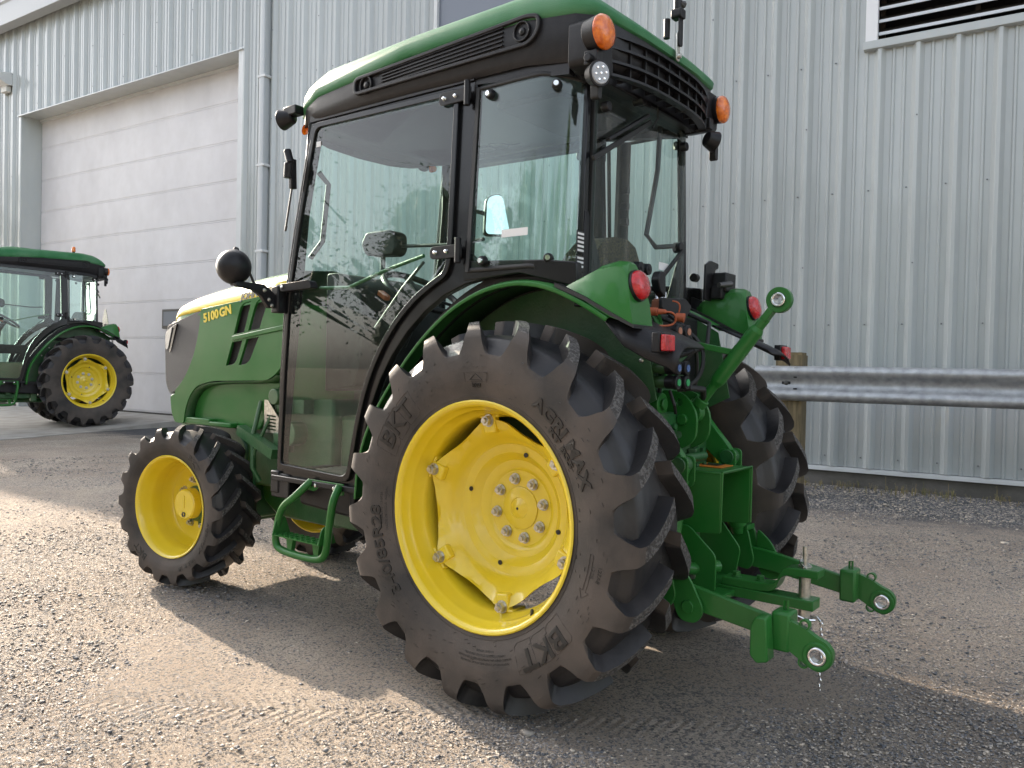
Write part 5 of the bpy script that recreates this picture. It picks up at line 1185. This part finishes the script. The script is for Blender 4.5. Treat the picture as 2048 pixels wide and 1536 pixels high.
# drawbar
MB().prism([(-.30,.372),(-.885,.372),(-.885,.406),(-.30,.406)], -.0375, .0375).build('drawbar', G, T, bevel=.003)
cl = smooth_path([Vector(p) for p in ((-.57,.420),(-.74,.420),(-.765,.440),(-.775,.475),(-.80,.492),(-.90,.492))],2)
mb = MB(); up_ = [(p.x,p.y+.014) for p in cl]; dn_ = [(p.x+.004,p.y-.014) for p in cl]; mb.prism(up_+dn_[::-1], -.034, .034); mb.build('drawbar_strap', G, T, bevel=.003)
for x in (-.61,-.695): MB().cyl((x,.0,.434),(x,.0,.438),.017,None,20).cyl((x,.0,.438),(x,.0,.452),.014,None,6).build('strap_bolt', G, T, bevel=.001)
MB().cyl((-.845,0,.328),(-.845,0,.482),.019,None,20).cyl((-.845,0,.506),(-.845,0,.512),.022,None,18).cyl((-.845,0,.512),(-.843,0,.575),.007,None,12).build('hitch_pin', ST, T, bevel=.001)
MB().ring((-.848,0,.507),(-.852,0,.512),.028,.023,20).build('pin_ring', CH, T)
MB().tube([(-.832,.018,.345),(-.862,.02,.338),(-.88,.0,.335),(-.862,-.02,.338),(-.885,-.01,.345),(-.90,.0,.335)],.004,8).build('retaining_clip', CH, T)
prev = None
zc = .322; k = 0
links_ = []
while zc > .105:
    P = [Vector((0 if k%2 else .0045*cos(t*2*pi/14), .0045*cos(t*2*pi/14) if k%2 else 0, .011*sin(t*2*pi/14)))+Vector((-.902,0,zc)) for t in range(14)]
    MB().tube(P, .0030, 6, closed=True).build('chain_link', CH, T); zc -= .0185; k += 1
# top link leaning on its catch
TLa, TLb = Vector((-.43,0,1.00)), Vector((-.735,0,1.395)); d_ = (TLb-TLa).normalized()
MB().cyl(TLa+d_*.05, TLb-d_*.075, .018, None, 18).cyl(TLa+d_*.15, TLb-d_*.13, .0265, None, 22).cyl(TLa+d_*.13,TLa+d_*.15,.021,.0265,20).cyl(TLb-d_*.13,TLb-d_*.115,.0265,.020,20).build('top_link', G, T, smooth=40)
MB().ring(TLb+Vector((0,-.013,0)),TLb+Vector((0,.013,0)),.044,.024,32).obox(TLb-d_*.085,TLb-d_*.04,.024,.036,up=(0,1,0)).build('top_link_eye', G, T, bevel=.003)
MB().ring(TLb+Vector((0,-.022,0)),TLb+Vector((0,.022,0)),.0245,.0145,28).build('ball_joint', CH, T, bevel=.003)
MB().ring(TLa+Vector((0,-.02,0)),TLa+Vector((0,.02,0)),.038,.012,24).cyl(TLa+d_*.03,TLa+d_*.06,.026,None,16).build('top_link_fork', G, T, bevel=.003)
MB().obox(TLa+d_*.27+Vector((0,.0,0)), Vector((-.36,0.02,1.26)), .016, .022).obox(TLa+d_*.255,TLa+d_*.29,.03,.05).build('top_link_catch', G, T, bevel=.003)
hp = rounded([(-.30,1.08),(-.42,1.075),(-.475,1.0),(-.47,.90),(-.40,.86),(-.30,.87)],[.01,.04,.04,.04,.03,.01],4)
for y in (.055,-.055): MB().prism(hp, y-.007, y+.007, holes=[[(-.405+.013*cos(k*pi/6), zc_+.013*sin(k*pi/6)) for k in range(12)] for zc_ in (1.035,.92)]).build('top_link_bracket', G, T, bevel=.003)
MB().cyl((-.42,.0,.975),(-.42,.075,.975),.02,None,16).build('bracket_pin', G, T, bevel=.003)
MB().cyl((-.33,.16,1.03),(-.39,.16,1.03),.04,None,20).cyl((-.39,.16,1.03),(-.40,.16,1.03),.022,None,6).build('sensor_cap', G, T, bevel=.003)
# hydraulic couplers: 3 rows x 2
capc = {0:(.35,.16,.10), 1:(.08,.14,.32), 2:(.03,.30,.10)}
for i, z in enumerate((1.280,1.157,1.109)):
    for y in (.262,.196):
        cp = MB().cyl((-.455,y,z),(-.487,y,z),.0225,None,18).cyl((-.487,y,z),(-.500,y,z),.0255,.0235,12).build('coupler_cap', BK, T, bevel=.002)
        MB().cyl((-.500,y,z),(-.5025,y,z),.012,None,14).build('cap_disc', mat('cap_colour', capc[i], .5), cp)
        MB().cyl((-.30,y,z),(-.455,y,z),.020,None,18).ring((-.40,y,z),(-.41,y,z),.023,.019,18).build('coupler_body', GI, T, bevel=.002)
for y in (.245,.205): MB().tube([(-.46,y,1.255),(-.462,y,1.18)],.0055,8).build('white_tube', CW, T)
MB().tube([(-.36,.27,1.30),(-.37,.28,1.20),(-.36,.285,1.05)],.008,8).tube([(-.34,.15,1.34),(-.40,.16,1.26),(-.39,.15,1.1)],.008,8).tube([(-.33,.10,1.36),(-.36,.12,1.30),(-.35,.11,1.12)],.007,8).build('hydraulic_pipe', G, T)
MB().tube([(-.30,.10,1.35),(-.44,.08,1.30),(-.46,.06,1.22),(-.36,.08,1.12)],.006,8).tube([(-.30,-.16,1.38),(-.42,-.14,1.33),(-.44,-.08,1.24),(-.36,.0,1.2)],.009,8).build('black_hose', RS, T)
MB().tube([(-.43,.13,1.085),(-.47,.12,1.09),(-.49,.05,1.085),(-.46,-.02,1.03)],.011,10).tube([(-.42,.17,1.08),(-.44,.17,1.03),(-.42,.12,1.0)],.006,8).build('hydraulic_hose', RS, T)
for pts in (((-.30,.22,1.34),(-.37,.20,1.30),(-.37,.12,1.15),(-.33,.10,1.0)), ((-.30,-.05,1.36),(-.40,-.06,1.28),(-.40,-.10,1.12),(-.34,-.12,1.0)), ((-.30,.28,1.06),(-.38,.30,.98),(-.37,.26,.88),(-.33,.18,.84)),
            ((-.32,.02,1.34),(-.46,.0,1.26),(-.48,.03,1.14),(-.44,.10,1.08)), ((-.34,.24,.98),(-.43,.22,.93),(-.44,.16,.88),(-.40,.10,.86))):
    MB().tube(smooth_path(pts, 2), .0075, 8).build('black_hose', RS, T)
for x, y, z in ((-.402,.10,.95),(-.402,-.10,.95),(-.402,.10,.70),(-.402,-.10,.70),(-.402,.14,.85),(-.402,-.14,.85),(-.402,0,.97)): MB().cyl((x,y,z),(x-.012,y,z),.013,None,6).build('housing_bolt', GI, T, bevel=.001)
for x, z in ((-.40,.57),(-.46,.57),(-.43,.46),(-.52,.45)): MB().cyl((x,.158,z),(x,.170,z),.011,None,6).build('bracket_bolt', ST, T)
for y in (.08,.02,-.04): MB().cyl((-.46,y,.809),(-.46,y,.818),.009,None,6).build('shield_bolt', GI, T)
MB().box((-.345,.06,1.22),(-.285,.14,1.30)).box((-.35,.075,1.24),(-.345,.125,1.28)).build('valve_cover', BK, T, bevel=.004)
MB().cyl((-.20,.10,-.30+.02),(-.215,.125,-.285),.006,.004,10).build('valve_stem', DS, WL)
# orange coupler dust caps
MB().cyl((-.42,.345,1.340),(-.455,.335,1.340),.015,.013,16).cyl((-.455,.335,1.340),(-.480,.325,1.340),.010,.007,14).build('orange_cap', RH, T, bevel=.002)
MB().cyl((-.405,.35,1.340),(-.42,.345,1.340),.017,None,16).build('brass_fitting', mat('brass',(.45,.33,.12),.35,.8), T)
MB().tube(smooth_path([(-.478,.326,1.340),(-.495,.30,1.338),(-.495,.28,1.312),(-.48,.29,1.296),(-.45,.32,1.294)],2),.0035,8).build('orange_strap', RH, T)
MB().box((-.38,.14,1.345),(-.34,.175,1.40)).build('orange_block', mat('orange_brown',(.22,.07,.035),.6), T, bevel=.01)
MB().cyl((-.43,.16,1.335),(-.46,.15,1.330),.014,.017,18).build('orange_cap', RH, T, bevel=.002)
MB().tube(smooth_path([(-.44,.155,1.35),(-.445,.155,1.37),(-.44,.16,1.385),(-.42,.165,1.39)],2),.003,8).build('orange_strap', RH, T)
MB().prism(rounded([(.20,1.40),(.02,1.41),(-.03,1.385),(.02,1.33),(.12,1.35),(.20,1.36)],.01), -.40, -.385, 'yz').build('connector_plate', BK, T, bevel=.003)
MB().prism(rounded([(.175,1.40),(.215,1.42),(.235,1.46),(.215,1.49),(.18,1.49)],.01), -.40, -.37, 'yz').build('connector_cover', BK, T, bevel=.005)
# seven pin socket bracket on the right fender
MB().prism(rounded([(-.345,1.44),(-.35,1.585),(-.395,1.605),(-.47,1.60),(-.47,1.58),(-.44,1.57),(-.43,1.44)],.006,2), -.305, -.295, 'yz').build('socket_bracket', BK, T, bevel=.002)
MB().box((-.37,-.50,1.475),(-.31,-.40,1.555)).cyl((-.34,-.50,1.54),(-.34,-.53,1.54),.018,None,14).box((-.36,-.43,1.445),(-.31,-.38,1.50)).build('trailer_socket', BK, T, bevel=.006)
MB().cyl((-.37,-.33,1.495),(-.39,-.40,1.505),.010,.013,12).build('cable_gland', DS, T)
MB().cyl((-.21,-.43,1.545),(-.21,-.46,1.545),.018,None,14).build('glass_knob', BK, T, bevel=.002)

# ------------------------------------------------------------ second tractor, a full copy further off
def copy_tree(o, parent, skip):
    c = o.copy(); COL.objects.link(c); c.parent = parent
    for ch in list(o.children):
        if ch.name.split('.')[0] not in skip: copy_tree(ch, c, skip)
    return c
skip = {'sidewall_lettering','small_print','logo_outline','mould_line','direction_arrow','rubber_whiskers','model_lettering','hood_lettering','decal_plate','white_sticker','glass_stamp',
        'mast','mast_plate','mast_bolt','mast_clamp','wing_nut','mast_head','chain_link','led','mat_rib','decal_line','top_link','top_link_eye','top_link_fork','top_link_catch','grille_rib','vent_slat','vent_rib','trailer_socket','socket_bracket','hydraulic_hose','black_hose','retaining_clip','mirror','mirror_arm','mirror_bracket','mirror_cable','mirror_clip','pin_ring',
        'lower_link','link_end','link_socket','eye_rim','ball_joint','catch_ring','socket_pin','sway_block','hitch_pin','drawbar_strap','strap_bolt','drawbar','sway_plate','orange_strap','orange_cap','lift_fork','lift_rod'}
T2 = copy_tree(T, None, skip)
T2['label'] = 'green tractor with an orange beacon on its cab roof parked by the garage door'
T['group'] = 'green tractors'; T2['group'] = 'green tractors'
T2.location = (13.0, -3.62, .02); T2.rotation_euler = (0,0,RAD(82)); T2.scale = (1.12,1.12,1.19)
MB().lathe([(0,.075),(.018,.070),(.027,.055),(.029,.0),(.0,-.0)], (.08,.10,2.525), 'z', 20).build('roof_beacon', OR, T2)
MB().cyl((.08,.10,2.47),(.08,.10,2.525),.014,.022,14).build('beacon_stem', BK, T2)
MB().prism([(.17,1.42),(-.17,1.42),(-.17,1.50),(-.04,1.72),(.04,1.72),(.17,1.50)], -.42, -.415, 'yz').build('slow_vehicle_sign', GI, T2)
MB().box((-.42,-.02,1.2),(-.40,.02,1.5)).build('sign_post', BK, T2)

# ------------------------------------------------------------ trees across the yard (behind the camera, seen in the glass)
def tree(x, y, h, wd_, seed, label):
    rd = random.Random(seed); t = empty('tree', label, 'tree', (x, y, 0), 0, 'trees at the far side of the yard')
    mb = MB(); mb.tube([(0,0,-.1),(.05,0,h*.3),(0,.05,h*.6),(.03,0,h*.92)], [h*.022,h*.017,h*.010,h*.004], 8)
    for k in range(9):
        a = rd.uniform(0,6.28); z = h*rd.uniform(.25,.75); L_ = wd_*rd.uniform(.5,.9)*(1-z/h*.6)
        mb.tube([(0,0,z),(cos(a)*L_*.5,sin(a)*L_*.5,z+L_*.35),(cos(a)*L_,sin(a)*L_,z+L_*.7)], [h*.007,h*.004,h*.002], 5)
    mb.build('trunk', BARK, t)
    mb = MB()
    cl_ = []
    for k in range(60):
        z = h*(.22+.78*rd.random()**.8); R_ = wd_*.5*math.sqrt(max(.02,1-((z/h-.42)/.60)**2))*rd.uniform(.2,1); a = rd.uniform(0,6.28); cl_.append((cos(a)*R_, sin(a)*R_, z, wd_*rd.uniform(.08,.17)))
    for (cx_,cy_,cz_,rr) in cl_:
        ring_ = [[(cx_+rr*.6*sin(pi*i/5)*cos(2*pi*j/8+i)*rd.uniform(.7,1.1), cy_+rr*.6*sin(pi*i/5)*sin(2*pi*j/8+i)*rd.uniform(.7,1.1), cz_-rr*.65*cos(pi*i/5)) for j in range(8)] for i in range(6)]
        mb.loft(ring_, closed=True)
        for q in range(170):
            p = Vector((rd.gauss(cx_,rr*.7), rd.gauss(cy_,rr*.7), rd.gauss(cz_,rr*.7))); s__ = rd.uniform(.05,.11)
            a = Vector((rd.uniform(-1,1),rd.uniform(-1,1),rd.uniform(-1,1))).normalized(); b2 = a.orthogonal().normalized()
            mb.add([p-a*s__, p+b2*s__*.5, p+a*s__, p-b2*s__*.5], [(0,1,2,3)])
    mb.build('crown', LF, t, smooth=0); return t
tl_ = [(24,15,10.5,6,'tallest tree of the belt opposite the warehouse'),(19,19,8.2,6.5,'broad rounded tree beside the tallest one of the belt'),(29,12,8.6,6.5,'tree ending the belt opposite the warehouse'),(12,22,9.0,7,'tree of the belt straight across from the rear wheel')]
made = []
for i, (x, y, h, wd_, lb) in enumerate(tl_): made.append(tree(x, y, h*1.15, wd_, 10+i, lb))
names_ = ('second','third','fourth','fifth','sixth','seventh','eighth','ninth','tenth','eleventh')
for i, (x, y) in enumerate(((6,24),(0,23),(-6,22),(-12,20),(-18,17),(-23,12),(-27,6),(34,8),(16,24),(-29,0))):
    src = made[i % 4]; c = src.copy(); COL.objects.link(c); c.location = (x, y, 0); c.rotation_euler = (0,0,1.3*i); c.scale = (1.2,1.2,.85+.03*(i%5))
    c['label'] = 'leafy tree, ' + names_[i] + ' of the lower trees in the belt across the yard'
    for ch in src.children: d = ch.copy(); COL.objects.link(d); d.parent = c
